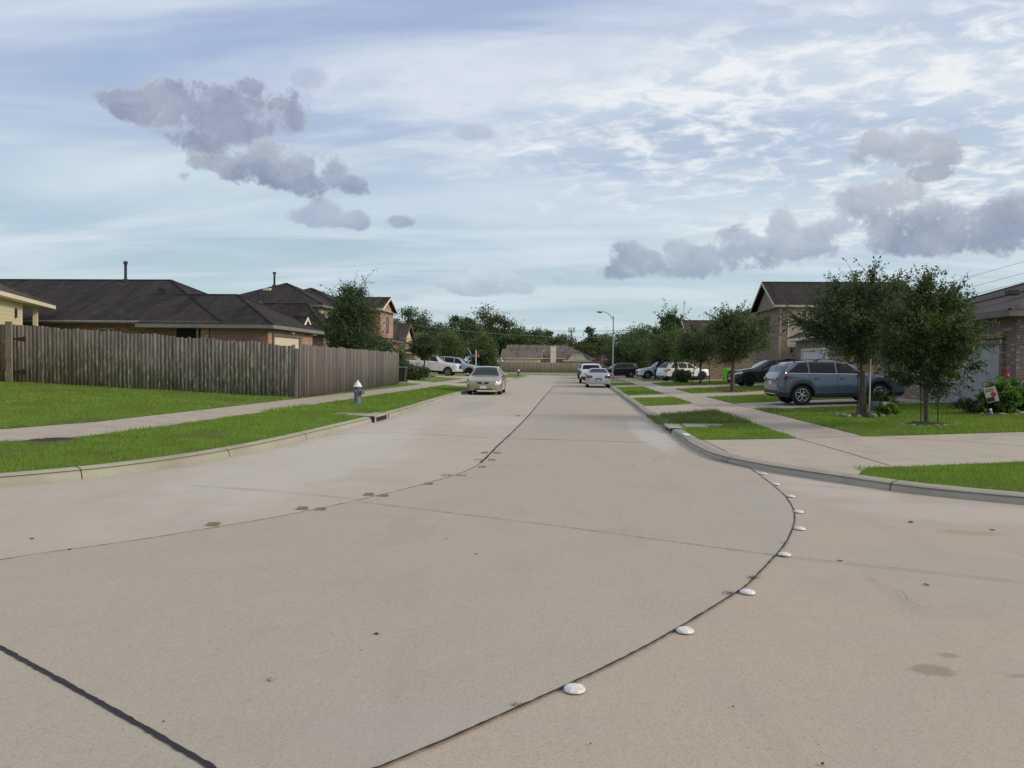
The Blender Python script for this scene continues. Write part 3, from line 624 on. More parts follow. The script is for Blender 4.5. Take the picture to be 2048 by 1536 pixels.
# ------------------------------------------------------------ houses
def roof_geo(x0, x1, y0, y1, ze, sl, ends=('hip', 'hip'), axis=None):
    """eave rectangle -> roof faces; axis 'x' means the ridge runs along x; ends = (low end, high end)"""
    if axis is None: axis = 'x' if (x1-x0) >= (y1-y0) else 'y'
    if axis == 'x':
        hw = (y1-y0)/2; ym = (y0+y1)/2; zr = ze+sl*hw
        a = min(hw, (x1-x0)/2) if ends[0] == 'hip' else 0; b = min(hw, (x1-x0)/2) if ends[1] == 'hip' else 0
        A, B = (x0+a, ym, zr), (x1-b, ym, zr); c = [(x0, y0, ze), (x1, y0, ze), (x1, y1, ze), (x0, y1, ze)]
    else:
        hw = (x1-x0)/2; xm = (x0+x1)/2; zr = ze+sl*hw
        a = min(hw, (y1-y0)/2) if ends[0] == 'hip' else 0; b = min(hw, (y1-y0)/2) if ends[1] == 'hip' else 0
        A, B = (xm, y0+a, zr), (xm, y1-b, zr); c = [(x1, y0, ze), (x1, y1, ze), (x0, y1, ze), (x0, y0, ze)]
    v = c+[A, B]; f = [(0, 1, 5, 4), (2, 3, 4, 5)]; gab = []
    if ends[1] == 'hip': f.append((1, 2, 5))
    elif ends[1] == 'gable': gab.append((1, 2, 5))
    if ends[0] == 'hip': f.append((3, 0, 4))
    elif ends[0] == 'gable': gab.append((3, 0, 4))
    return v, f, gab, zr
def wing(h, x0, x1, y0, y1, zb, ze, sl, wm, rm, ends=('hip', 'hip'), axis=None, over=.42, fm='fascia_d', gm=None, walls=True, gutter=True):
    v, f, gab, zr = roof_geo(x0-over, x1+over, y0-over, y1+over, ze, sl, ends, axis)
    T = .16
    mb = MB(); mb.add([(a, b, c+.02) for a, b, c in v], f); rf = mb.build('roof', M[rm], h)
    so = rf.modifiers.new('thick', 'SOLIDIFY'); so.thickness = .05; so.offset = -1
    # fascia boards + soffit (rake boards on gable ends)
    fb = MB(); X0, X1, Y0, Y1 = x0-over, x1+over, y0-over, y1+over; t = .03
    ax = axis or ('x' if (x1-x0) >= (y1-y0) else 'y')
    lo, hi = ends
    if ax == 'x' or hi == 'hip' or True:
        pass
    sides = []
    if ax == 'x': sides = [('s', 1), ('n', 1), ('e', hi == 'hip'), ('w', lo == 'hip')]
    else: sides = [('e', 1), ('w', 1), ('n', hi == 'hip'), ('s', lo == 'hip')]
    for sd_, on in sides:
        if not on: continue
        if sd_ == 's': fb.box(X0, X1, Y0-t, Y0, ze-T, ze+.005)
        if sd_ == 'n': fb.box(X0, X1, Y1, Y1+t, ze-T, ze+.005)
        if sd_ == 'e': fb.box(X1, X1+t, Y0-t, Y1+t, ze-T, ze+.004)
        if sd_ == 'w': fb.box(X0-t, X0, Y0-t, Y1+t, ze-T, ze+.004)
    for g in gab:
        p0, p1, pk = v[g[0]], v[g[1]], v[g[2]]
        o = t if (ax == 'x' and p0[0] > (x0+x1)/2) or (ax == 'y' and p0[1] > (y0+y1)/2) else -t
        for p in (p0, p1):
            q_ = [(p[0], p[1], p[2]-T), (p[0], p[1], p[2]+.03), (pk[0], pk[1], pk[2]+.03), (pk[0], pk[1], pk[2]-T)]
            if ax == 'x': q2 = [(a+o, b, c) for a, b, c in q_]
            else: q2 = [(a, b+o, c) for a, b, c in q_]
            fb.add(q_+q2, [(0, 1, 2, 3), (7, 6, 5, 4), (0, 4, 5, 1), (1, 5, 6, 2), (2, 6, 7, 3), (3, 7, 4, 0)])
    fb.box(X0+.01, X1-.01, Y0+.01, Y1-.01, ze-T-.012, ze-T+.012)
    fb.build('fascia', M[fm], h)
    if walls:
        wb = MB(); wb.box(x0, x1, y0, y1, zb, ze-.12)
        for g in gab:      # gable triangle over the wall
            p0, p1, pk = [v[i] for i in g]
            if ax == 'x':
                xx = x1 if p0[0] > (x0+x1)/2 else x0; s_ = 1 if xx == x1 else -1
                wb.add([(xx, y0, ze-.12), (xx, y1, ze-.12), (xx, (y0+y1)/2, zr-.2), (xx-s_*.2, y0, ze-.12), (xx-s_*.2, y1, ze-.12), (xx-s_*.2, (y0+y1)/2, zr-.2)], [(0, 1, 2), (5, 4, 3), (0, 3, 4, 1), (1, 4, 5, 2), (2, 5, 3, 0)], 1)
            else:
                yy = y1 if p0[1] > (y0+y1)/2 else y0; s_ = 1 if yy == y1 else -1
                wb.add([(x0, yy, ze-.12), (x1, yy, ze-.12), ((x0+x1)/2, yy, zr-.2), (x0, yy-s_*.2, ze-.12), (x1, yy-s_*.2, ze-.12), ((x0+x1)/2, yy-s_*.2, zr-.2)], [(0, 1, 2), (5, 4, 3), (0, 3, 4, 1), (1, 4, 5, 2), (2, 5, 3, 0)], 1)
        wb.build('wall', [M[wm], M[gm or wm]], h)
    # ridge and hip caps
    cp = MB(); A, B = v[4], v[5]
    def cap(p, q_): 
        p = Vector(p); q_ = Vector(q_); 
        if (q_-p).length < .2: return
        cp.tube([p+Vector((0, 0, .015)), q_+Vector((0, 0, .015))], .07, 5)
    cap(A, B)
    if ends[0] == 'hip': cap(v[3], A); cap(v[0], A)
    if ends[1] == 'hip': cap(v[1], B); cap(v[2], B)
    cp.build('ridge_cap', M[rm], h)
    return zr
def gutter(h, pts, m='gutter', r=.07):
    MB().tube(pts, r, 6).build('gutter', M[m], h)
def downspout(h, x, y, z0_, z1, m='gutter'):
    MB().box(x-.045, x+.045, y-.035, y+.035, z0_, z1-.15).tube([(x, y, z1-.2), (x+.02, y-.03, z1)], .045, 6).build('downspout', M[m], h)
def window(h, face, a0, a1, z0_, z1, at, fm='trim_w', mull=True, lab=None):
    """face: '-y' '+x' '-x'; a0..a1 run along the wall; at = wall plane"""
    def bx(mb, a, b, c, d, o0, o1):
        if face == '-y': mb.box(a, b, at-o1, at-o0, c, d)
        elif face == '+x': mb.box(at+o0, at+o1, a, b, c, d)
        else: mb.box(at-o1, at-o0, a, b, c, d)
    w = .06; f = MB()
    bx(f, a0, a1, z1-w, z1, .003, .06); bx(f, a0, a1, z0_, z0_+w, .003, .075); bx(f, a0, a0+w, z0_+w, z1-w, .003, .06); bx(f, a1-w, a1, z0_+w, z1-w, .003, .06)
    if mull: bx(f, a0+w, a1-w, (z0_+z1)/2-.02, (z0_+z1)/2+.02, .003, .05)
    fo = f.build('window', M[fm], h); g = MB(); bx(g, a0+w, a1-w, z0_+w, z1-w, .004, .02); g.build('pane', M['glass_w'], fo); return fo
def gdoor(h, face, a0, a1, z0_, z1, at, m, fm='trim', depth=.02):
    def bx(mb, a, b, c, d, o0, o1, mi=0):
        if face == '-y': mb.box(a, b, at-o1, at-o0, c, d, mi)
        elif face == '+x': mb.box(at+o0, at+o1, a, b, c, d, mi)
        else: mb.box(at-o1, at-o0, a, b, c, d, mi)
    d = MB(); n = 4
    for i in range(n):
        c = z0_+(z1-z0_)*i/n; e = z0_+(z1-z0_)*(i+1)/n; bx(d, a0, a1, c+.008, e-.008, .003, .022)
    bx(d, a0, a1, z0_, z1, .002, .012); d.build('garage_door', M[m], h)
    f = MB(); bx(f, a0-.14, a0-.002, z0_, z1+.14, .002, .10); bx(f, a1+.002, a1+.14, z0_, z1+.14, .002, .10); bx(f, a0-.002, a1+.002, z1+.002, z1+.14, .002, .10)
    f.build('door_frame', M[fm], h)
def vent(h, x, y, zr, L, r=.055):
    MB().tube([(x, y, zr-.3), (x, y, zr+L)], r, 8).lathe([(r*1.35, zr+L-.02), (r*1.5, zr+L), (r*1.5, zr+L+.12), (r*1.2, zr+L+.14)], 10, c=(x, y, 0)).lathe([(.22, zr-.02), (.07, zr+.16)], 10, c=(x, y, 0)).build('vent_pipe', M['pipe'], h)
def rvent(h, x, y, z):
    MB().box(x-.18, x+.18, y-.16, y+.12, z-.05, z+.14).build('roof_vent', M['pipe'], h, bevel=.02)

# A: long brick house behind the fence
A = empty('brick_house', (-20, 40, .7), 0, 'long brick house behind the mossy fence, tall black vent pipe on its dark ridge', 'house')
A.location = (0, 0, 0)
wing(A, -46, -17.35, 35.9, 45.8, .5, 3.5, .46, 'brick_a', 'shin_d', fm='gutter')
wing(A, -20.5, -14.6, 35.52, 42.0, .5, 3.32, .46, 'brick_a', 'shin_d', ends=('open', 'hip'), axis='x', fm='gutter', walls=False)
MB().box(-17.45, -14.6, 35.52, 41.7, .5, 3.2).build('wall', M['brick_a'], A)
MB().box(-14.6, -14.575, 35.53, 36.0, .5, 3.19).box(-14.6, -14.575, 39.75, 41.7, .5, 3.19).box(-14.6, -14.575, 36.0, 39.75, 2.98, 3.19).build('sunlit_brick_front', M['brick_b'], A)  # garage wall brick again, coloured lighter for sun on the street face
wing(A, -30, -17.1, 41.8, 48.0, .5, 3.45, .55, 'brick_b', 'shin_d', axis='x', fm='gutter')
# entry gable facing the street, with a black face painted for the shade in its arch
wing(A, -19, -14.98, 40.72, 42.2, .5, 3.3, .78, 'brick_b', 'shin_d', ends=('gable', 'gable'), axis='x', over=.22, fm='trim_w')
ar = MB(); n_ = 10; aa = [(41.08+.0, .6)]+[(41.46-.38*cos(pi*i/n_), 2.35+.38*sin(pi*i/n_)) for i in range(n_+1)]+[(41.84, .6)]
ar.add([(-14.97, y, z) for y, z in aa], [tuple(range(len(aa)))]); ar.build('arch_shade_face', M['dark'], A)
gdoor(A, '+x', 36.15, 39.6, .7, 2.83, -14.6, 'door_c', 'fascia_d')
MB().box(-14.56, -14.45, 38.3, 38.42, 3.02, 3.12).tube([(-14.5, 38.36, 3.08), (-14.36, 38.3, 3.05)], .05, 8).build('flood_light', M['white'], A)
# dark panel painted as the shade in the patio recess, and its brick pier
MB().box(-19.3, -17.9, 35.88, 35.895, .6, 3.28).build('patio_shade_panel', M['dark'], A)
MB().box(-17.86, -17.48, 35.46, 35.88, .6, 3.25).build('pillar', M['brick_b'], A)
window(A, '-y', -23.25, -22.45, 2.0, 3.12, 35.9, 'trim')
downspout(A, -18.0, 35.42, .6, 3.4); gutter(A, [(-46, 35.42, 3.42), (-17, 35.42, 3.42)])
vent(A, -24.9, 40.85, 5.95, .95, .075); rvent(A, -21.6, 38.8, 5.25); vent(A, -17.4, 41.2, 4.8, .45, .05); vent(A, -33.4, 40, 5.9, .2, .04)
# Y: cream-sided house corner at the left edge
Y = empty('cream_house', (0, 0, 0), 0, 'cream sided house corner with pale eave at the left edge behind the fence', 'house')
Y.location = (-25.51, 35.9, 0); Y.rotation_euler = (0, 0, atan2(.919, -.395))
wing(Y, -18, -.42, .42, 8.6, .5, 4.2, .42, 'cream', 'shin_m', fm='trim_w', over=.42, walls=False, axis='x')
MB().box(-18, -3.9, .45, 8.6, .5, 4.02).build('wall', M['cream'], Y)
MB().box(-3.98, -3.885, .43, .55, .5, 4.02).build('corner_trim', M['trim_w'], Y)
MB().box(-3.88, -.6, 4.4, 8.6, .5, 4.0).build('porch_wall', M['brick_g'], Y)
MB().box(-1.35, -1.15, .46, .64, .5, 4.04).build('post', M['trim_w'], Y)
MB().box(-5.0, -4.85, .38, .447, 3.35, 3.75).build('wall_light', M['iron'], Y)
vent(Y, -5.2, 2.6, 5.1, .3, .05)
# B: two-storey house with pyramid roof
B = empty('two_storey_house', (0, 0, 0), 0, 'tall brick house with pyramid roof, half hidden by the bushy pointed tree', 'house')
wing(B, -28.6, -19.9, 58.5, 67.4, .5, 6.0, .44, 'greyg', 'shin_d', fm='gutter')
wing(B, -27.5, -19.4, 62.5, 71.5, .5, 6.05, .45, 'brick_b', 'shin_d', fm='gutter')
wing(B, -26, -17.25, 66.9, 71.7, .5, 6.35, .42, 'brick_b', 'shin_d', ends=('gable', 'gable'), axis='x', fm='trim_w', over=.35)
wing(B, -27, -18.6, 55.6, 59.5, .5, 3.75, .95, 'brick_a', 'shin_d', fm='gutter', axis='x')
wing(B, -20, -16.7, 66.2, 72.6, .5, 3.6, .25, 'brick_b', 'shin_d', fm='fascia_d', axis='y')
MB().box(-19.9, -19.86, 58.6, 59.4, 4.6, 5.8).build('brick_return', M['brick_b'], B)
window(B, '+x', 69.0, 69.75, 4.25, 5.75, -17.25, 'fascia_d'); window(B, '+x', 60.3, 61.4, 4.9, 5.7, -19.9, 'trim_w')
MB().box(-20.3, -20.2, 58.42, 58.49, 3.7, 5.8).build('downspout', M['trim'], B)
vent(B, -25.0, 62.2, 7.85, 1.0, .09); MB().box(-25.5, -24.9, 61.0, 61.4, 7.35, 7.55).build('roof_vent', M['trim_w'], B)
# C: cream gable further on
C_ = empty('gabled_house', (0, 0, 0), 0, 'house with bright cream gable just past the end of the side fence', 'house')
wing(C_, -32, -19, 83.4, 88.7, .3, 4.0, .66, 'cream', 'shin_m', ends=('gable', 'gable'), axis='x', fm='fascia_d', over=.35)
wing(C_, -30, -17.6, 83.3, 88.6, .3, 2.75, .2, 'brick_b', 'shin_m', fm='trim_w', over=.25)
gdoor(C_, '+x', 84.2, 87.6, .4, 2.3, -17.6, 'door_c', 'trim_w')
D_ = empty('tan_roofed_house', (0, 0, 0), 0, 'low tan roofed house glimpsed between round tree and street trees on the left', 'house')
wing(D_, -32, -18.6, 102, 112, .3, 3.3, .5, 'brick_t', 'shin_m', fm='trim', axis='x')
window(D_, '+x', 104, 105.4, 1.2, 2.5, -18.6)
# E: house across the end of the street
E_ = empty('end_house', (0, 0, 0), 0, 'low brown roofed house across the street end, with a pale chimney', 'house')
wing(E_, -13.4, 3.2, 150, 160, .1, 2.8, .48, 'brick_t', 'shin_e', ends=('gable', 'hip'), axis='x', fm='trim_w')
wing(E_, -13.9, -6.9, 147.2, 155, .1, 2.75, .40, 'wall_e', 'shin_e', ends=('gable', 'gable'), axis='x', fm='trim_w')
wing(E_, -2.1, 2.7, 148.3, 153, .1, 2.35, .55, 'brick_b', 'shin_e', ends=('hip', 'hip'), axis='y', fm='trim_w')
ec = MB(); ec.box(-4.9, -3.85, 149.3, 150.1, 1.5, 5.0).box(-4.95, -3.8, 149.25, 150.15, 4.1, 4.16)
eo = ec.build('chimney', M['wall_e'], E_); MB().tube([(-4.1, 149.7, 5.0), (-4.1, 149.7, 5.35)], .16, 8).build('flue', M['metal'], eo)
MB().add([(-1.6, 148.0, 2.42), (2.2, 148.0, 2.42), (1.2, 148.0, 3.5), (-.6, 148.0, 3.5)], [(0, 1, 2, 3)]).box(-.1, .7, 147.95, 147.99, 2.5, 3.4).build('half_timber_gable', M['cream2'], E_)
MB().box(-1.7, 2.3, 147.9, 147.98, 2.3, 2.4).box(-.6, 1.2, 147.85, 147.98, 3.46, 3.6).build('gable_trim', M['trim_w'], E_)
window(E_, '-y', -.4, .8, 1.5, 2.05, 148.3); window(E_, '-y', -6.4, -5.2, 1.6, 2.3, 150)
F_ = empty('red_roofed_house', (0, 0, 0), 0, 'dark red-brown roofed house beyond the stop sign, right of the end house', 'house')
wing(F_, 4.6, 16, 166, 176, .1, 2.7, .55, 'brick_b', 'shin_r', fm='trim')
wing(F_, 2.6, 7, 158, 163, .1, 2.2, .5, 'brick_b', 'shin_r', fm='trim'); window(F_, '-y', 6, 7.2, 1.2, 2.2, 166)
# G: two-storey house on the right
Gh = empty('two_storey_house', (0, 0, 0), 0, 'tall house on the right with steep dark brick gable and tan siding', 'house')
wing(Gh, 13.75, 23, 54.1, 60.6, .3, 5.85, .52, 'brick_g', 'shin_d', ends=('gable', 'gable'), axis='x', fm='trim', over=.38)
MB().box(14.45, 22.6, 54.06, 54.098, 3.15, 5.7).build('siding_panel', M['tan'], Gh)
MB().box(14.4, 17.5, 54.03, 54.099, 3.03, 3.13).box(14.38, 14.46, 54.03, 54.099, 3.13, 5.7).build('siding_trim', M['trim_w'], Gh)
MB().box(13.76, 20, 54.04, 54.098, .4, 3.02).build('brick_veneer', M['brick_t'], Gh)
MB().box(13.76, 14.36, 54.045, 54.098, 3.03, 5.7).build('brick_veneer', M['brick_t'], Gh)
downspout(Gh, 13.86, 53.9, .4, 5.75, 'trim'); gutter(Gh, [(13.4, 53.7, 5.74), (23.4, 53.7, 5.74)], 'trim')
for a in (56.4, 57.3): window(Gh, '-x', a, a+.7, 3.9, 5.3, 13.75, 'fascia_d')
wing(Gh, 13.9, 24, 42.2, 50.2, .3, 3.42, .5, 'brick_g', 'shin_g', fm='trim_w', axis='x')
wing(Gh, 15.2, 24, 50.25, 54.0, .3, 3.3, .3, 'brick_t', 'shin_g', fm='trim_w', walls=True, over=.02)
gdoor(Gh, '-x', 43.8, 48.6, .45, 2.62, 13.9, 'door_w', 'trim_w')
wl = MB(); wl.box(14.02, 14.14, 51.86, 51.94, 2.75, 2.8).lathe([(.02, 2.55), (.09, 2.6), (.11, 2.8), (.13, 2.82), (.02, 2.95)], 8, c=(14.1, 51.9, 0)).box(14.1, 15.2, 51.88, 51.92, 2.83, 2.86); wl.build('wall_lantern', M['iron'], Gh)
# H: hipped house beyond G
Hh = empty('hipped_house', (0, 0, 0), 0, 'house with broad hipped brown roof behind the roundish street tree on the right', 'house')
wing(Hh, 9.6, 33, 71.8, 89.2, .3, 3.5, .47, 'brick_g', 'shin_m', fm='trim', axis='x')
wing(Hh, 10.4, 20, 70.2, 78.6, .3, 3.5, .52, 'brick_t', 'shin_m', ends=('gable', 'gable'), axis='x', fm='trim_w')
window(Hh, '-x', 72.5, 74, 1.3, 2.8, 10.4)
# J: garage house at the right edge
Jh = empty('garage_house', (0, 0, 0), 0, 'brown-brick house with grey garage door at the right edge of the photo', 'house')
wing(Jh, 12.93, 32, 23.85, 32.2, .35, 3.36, .30, 'brick_j', 'shin_g', fm='fascia_d', axis='x', over=.45)
wing(Jh, 13.9, 32, 26.4, 36.2, .35, 3.5, .36, 'brick_j', 'shin_g', fm='gutter', axis='x', over=.45)
gdoor(Jh, '-x', 24.6, 29.5, .45, 2.42, 12.93, 'door_g', 'brick_j')
MB().box(12.82, 12.93, 24.4, 29.7, 2.60, 2.80).build('lintel', M['brick_t'], Jh)
rvent(Jh, 14.6, 27.3, 4.2)
# ------------------------------------------------------------ fences
def fence(name, a, b, h0, h1, m, label, wp=.14, seed=1, gaps=.0007, dog=True, lean=.008, zb=None, back=False):
    rr = random.Random(seed); L = hypot(b[0]-a[0], b[1]-a[1]); ux, uy = (b[0]-a[0])/L, (b[1]-a[1])/L; nx, ny = -uy, ux
    root = empty(name, (0, 0, 0), 0, label, 'fence'); n = int(L/wp); per = 17
    def pos(s, o): return (a[0]+ux*s+nx*o, a[1]+uy*s+ny*o)
    for k0 in range(0, n, per):
        V = []; Fq = []; T = []
        drift = rr.uniform(-.045, .045); dl = rr.uniform(-.01, .01)
        for k in range(k0, min(n, k0+per)):
            s = k*wp; g = gaps*rr.uniform(.3, 1.6); o = rr.uniform(-.003, .003); h = h0+(h1-h0)*s/L+drift*sin(k*.5)+(rr.uniform(-.022, .022)+(rr.uniform(-.06, .03) if rr.random() < .07 else 0)); tl = rr.gauss(0, lean)*1.0+dl
            x, y = pos(s+wp/2, 0); z = (z0(x, y) if zb is None else zb)+.02+abs(rr.gauss(0, .015)); d = .02 if dog else .003; w = wp-g
            prof = [(g/2, 0), (w, 0), (w+tl, h-d), (w-d*.8+tl, h), (g/2+d*.8+tl, h), (g/2+tl, h-d)]
            bI = len(V)
            for t_o in (o, o+.017):
                for (q_, zz) in prof:
                    X, Yp = pos(s+q_, t_o); V.append((X, Yp, z+zz))
            Fq.append([bI, bI+1, bI+2, bI+5]); Fq.append([bI+5, bI+2, bI+3, bI+4]); Fq.append([bI+11, bI+8, bI+7, bI+6]); Fq.append([bI+10, bI+9, bI+8, bI+11])
            for i, j in ((0, 1), (1, 2), (2, 3), (3, 4), (4, 5), (5, 0)): Fq.append([bI+j, bI+i, bI+6+i, bI+6+j])
            T += [rr.random()**1.5]*10
        npmesh('fence_panel', np.array(V), np.array(Fq), m, root, attr=np.array(T))
    pm = MB(); rm_ = MB()
    for i in range(int(L/2.4)+1):
        s = min(i*2.4, L-.1); x, y = pos(s, .075 if not back else -.075); z = z0(x, y) if zb is None else zb
        q_ = MB().box(x-.045, x+.045, y-.045, y+.045, z-.3, z+h0-.12); q_.build('fence_post', m, root)
    for fr in (.15, .5, .85):
        P = [];
        for i in range(13):
            s = L*i/12; x, y = pos(s, .045 if not back else -.03); z = z0(x, y) if zb is None else zb; P.append((x, y, z+fr*(h0+(h1-h0)*i/12)))
        rm_.tube(P, .03, 4)
    rm_.build('rail', m, root); return root
fc = (-10.16, 27.62)
f1 = fence('wooden_fence', (-24.5, 26.05), (fc[0]-.03, fc[1]), 2.14, 1.92, M['fence_moss'], 'mossy weathered picket fence facing the camera, iron hinges at its left end', seed=2)
for z in (1.13, 2.32):
    hb = MB(); x, y = -20.35, 26.43; hb.box(x-.02, x+.05, y-.035, y-.01, z-.03, z+.03); hb.add([(x+.05, y-.03, z-.025), (x+.05, y-.03, z+.025), (x+.42, y-.012, z+.10), (x+.42, y-.012, z-.10)], [(0, 3, 2, 1)]); hb.add([(x+.05, y-.02, z-.025), (x+.05, y-.02, z+.025), (x+.42, y-.004, z+.10), (x+.42, y-.004, z-.10)], [(0, 1, 2, 3)]); hb.build('hinge', M['iron'], f1)
MB().box(-20.62, -20.38, 26.32, 26.40, .6, 2.95).build('gate_post', M['fence_moss'], f1)
fence('wooden_fence', fc, (-10.78, 46.4), 1.95, 1.93, M['fence_grey'], 'straight grey picket fence running along the left sidewalk behind the near hydrant', seed=5, dog=False, gaps=.0022, lean=.014)
fence('wooden_fence', (-12.9, 129.5), (3.4, 137.5), 1.85, 1.85, M['fence_far'], 'long brown plank fence across the street end before the chimney house', wp=.15, seed=9, dog=False, zb=.02)
fence('wooden_fence', (3.9, 137.8), (30, 141), 1.8, 1.8, M['fence_far'], 'brown plank fence behind the stop sign, right of the street end', wp=.15, seed=10, dog=False, zb=.0)
fence('wooden_fence', (-60, 129), (-13.3, 129.7), 1.75, 1.75, M['fence_far'], 'grey plank fence behind the street trees at the far left of the street end', wp=.15, seed=12, dog=False, zb=.0)
# ------------------------------------------------------------ vehicles
def lerp1(P, x):
    if x <= P[0][0]: return P[0][1]
    for (a, za), (b, zb) in zip(P[:-1], P[1:]):
        if x <= b:
            t = (x-a)/(b-a); t = t*t*(3-2*t)*.35+t*.65; return za+(zb-za)*t
    return P[-1][1]
glass = mat('car_glass', (.006, .007, .009), .05, spec=.35); glassl = mat('windscreen_glass', (.018, .026, .03), .05, spec=.4)
tyre = mat('tyre', (.014, .014, .015), .85, var=.3, vscale=20); blk = mat('black_trim', (.015, .015, .016), .55); chrome = mat('chrome', (.62, .62, .62), .16, 1.0)
lamp_c = mat('headlight_lens', (.66, .70, .74), .12, .0, spec=.8); lamp_r = mat('taillight_lens', (.16, .005, .008), .15, spec=.8, coat=1); plate = mat('plate', (.62, .64, .66), .5); lamp_o = mat('amber_lens', (.6, .16, .02), .2)
rim_s = mat('rim_silver', (.50, .50, .51), .28, .8); rim_d = mat('rim_dark', (.02, .02, .022), .35, .4)
mulletter = mat('plate_letters', (.04, .06, .16), .6)
def paint(n, c, metal=.3, rough=.32): return mat(n, c, rough, metal, coat=.9)
class Surf:
    def __init__(s, S): s.S = S
    def half(s, x):
        S = s.S; W2 = S['W']/2; L = S['L']; fr = S.get('nose', .62); rr = S.get('tail', .45)
        a = min(max(x/fr, 0), 1); b = min(max((L-x)/rr, 0), 1)
        k = (S.get('nw', .74)+(1-S.get('nw', .74))*sqrt(max(0, 1-(1-a)**2)))*(S.get('tw', .82)+(1-S.get('tw', .82))*sqrt(max(0, 1-(1-b)**2)))
        return W2*k
    def row(s, x):
        S = s.S; w = s.half(x); zs = lerp1(S['belt'], x); zr = max(lerp1(S['top'], x), zs+.02); zb = lerp1(S['sill'], x)
        for ax in S['axles']:
            dx = x-ax; Ra = S['r']+S.get('arch', .06)
            if abs(dx) < Ra: zb = max(zb, S['r']+sqrt(Ra*Ra-dx*dx)*1.0)
        zb = min(zb, zs-.06); c = zr-zs; q_ = min(1, max(0, c/.42)); y5 = w*(.955-(.955-S.get('roofw', .73))*q_)
        T = .06+.03*q_
        return [(w*.93, zb), (w*.985, zb+.03), (w*1.0, zb+.45*(zs-zb)), (w*.992, zb+.82*(zs-zb)), (w*.955, zs), (w*.955+(y5-w*.955)*.10, zs+c*.10), (w*.955+(y5-w*.955)*.9, zs+c*.84), (y5*.97, zr-.035*q_-.012), (y5*.90, zr-.012*q_-.006), (y5*.5, zr+.004), (0, zr+.010)]
    def pt(s, x, t, side, off=0):
        R = s.row(x); i = int(min(len(R)-2, max(0, t))); f = t-i; y = R[i][0]+(R[i+1][0]-R[i][0])*f; z = R[i][1]+(R[i+1][1]-R[i][1])*f
        if off:
            e = .02; R2 = s.row(min(s.S['L'], x+e)); y2 = R2[i][0]+(R2[i+1][0]-R2[i][0])*f; z2 = R2[i][1]+(R2[i+1][1]-R2[i][1])*f
            du = Vector((e, y2-y, z2-z)); dt = Vector((0, R[i+1][0]-R[i][0], R[i+1][1]-R[i][1]))
            nn = du.cross(dt); nn = nn.normalized() if nn.length > 1e-9 else Vector((0, 1, 0))
            p = Vector((x, y, z))
            if nn.y < -1e-3 or (abs(nn.y) <= 1e-3 and nn.z < 0): nn = -nn
            if t >= 7 and nn.z < 0: nn = -nn
            p += nn*off; return (p.x, p.y*side, p.z)
        return (x, y*side, z)
    def patch(s, xs, ts, side, off=.004, skew=None):
        V = []; n = len(ts)
        for x in xs:
            for t in ts:
                xx = x if skew is None else skew(x, t); V.append(s.pt(xx, t, side, off))
        F = [(i*n+j, i*n+j+1, (i+1)*n+j+1, (i+1)*n+j) for i in range(len(xs)-1) for j in range(n-1)]
        return V, F
def lin(a, b, n): return [a+(b-a)*i/n for i in range(n+1)]
def make_rim(r, w, kind, par):
    mb = MB(); sil = 1 if kind != 'dark' else 0
    mb.lathe([(r*.99, -.02), (r*.99, .02), (r*.93, .025), (r*.90, .0), (r*.86, -.05)], 28, axis='y', m=sil, cap=False)
    mb.lathe([(0.001, -.07), (r*.9, -.07)], 24, axis='y', m=0)
    mb.lathe([(r*.17, -.03), (r*.17, .012), (.001, .018)], 14, axis='y', m=1 if kind != 'dark' else 0)
    ns = 5
    if kind == 'petal':
        for k in range(ns):
            a0 = 2*pi*k/ns+.3; P = []
            for j in range(15):
                t = 2*pi*j/14; u = .5*(r*.95+r*.12)-.5*(r*.80)*cos(t); w_ = r*.27*sin(t)*(.65+.5*(u/r)); P.append((u*cos(a0)-w_*sin(a0), .004, u*sin(a0)+w_*cos(a0)))
            mb.tube(P, .0135*r/.22, 5, 1, cap=False)
    for k in range(ns if kind != 'petal' else 0):
        a0 = 2*pi*k/ns+.3
        offs = (-.16, .16) if kind in ('petal', 'twin') else (0,)
        for o in offs:
            w1 = .022*r/.22 if len(offs) == 2 else .038
            a = a0+o*(1.7 if kind == 'petal' else .7); p0 = (r*.14*cos(a0+o), r*.14*sin(a0+o)); p1 = (r*.88*cos(a), r*.88*sin(a))
            dx, dz = p1[0]-p0[0], p1[1]-p0[1]; L = hypot(dx, dz); nx, nz = -dz/L*w1, dx/L*w1
            mb.add([(p0[0]+nx, -.03, p0[1]+nz), (p0[0]-nx, -.03, p0[1]-nz), (p1[0]-nx*.8, -.03, p1[1]-nz*.8), (p1[0]+nx*.8, -.03, p1[1]+nz*.8), (p0[0]+nx*.7, .012, p0[1]+nz*.7), (p0[0]-nx*.7, .012, p0[1]-nz*.7), (p1[0]-nx*.5, .008, p1[1]-nz*.5), (p1[0]+nx*.5, .008, p1[1]+nz*.5)],
               [(4, 5, 6, 7), (0, 4, 7, 3), (1, 2, 6, 5), (2, 3, 7, 6), (0, 1, 5, 4)], sil)
    return mb
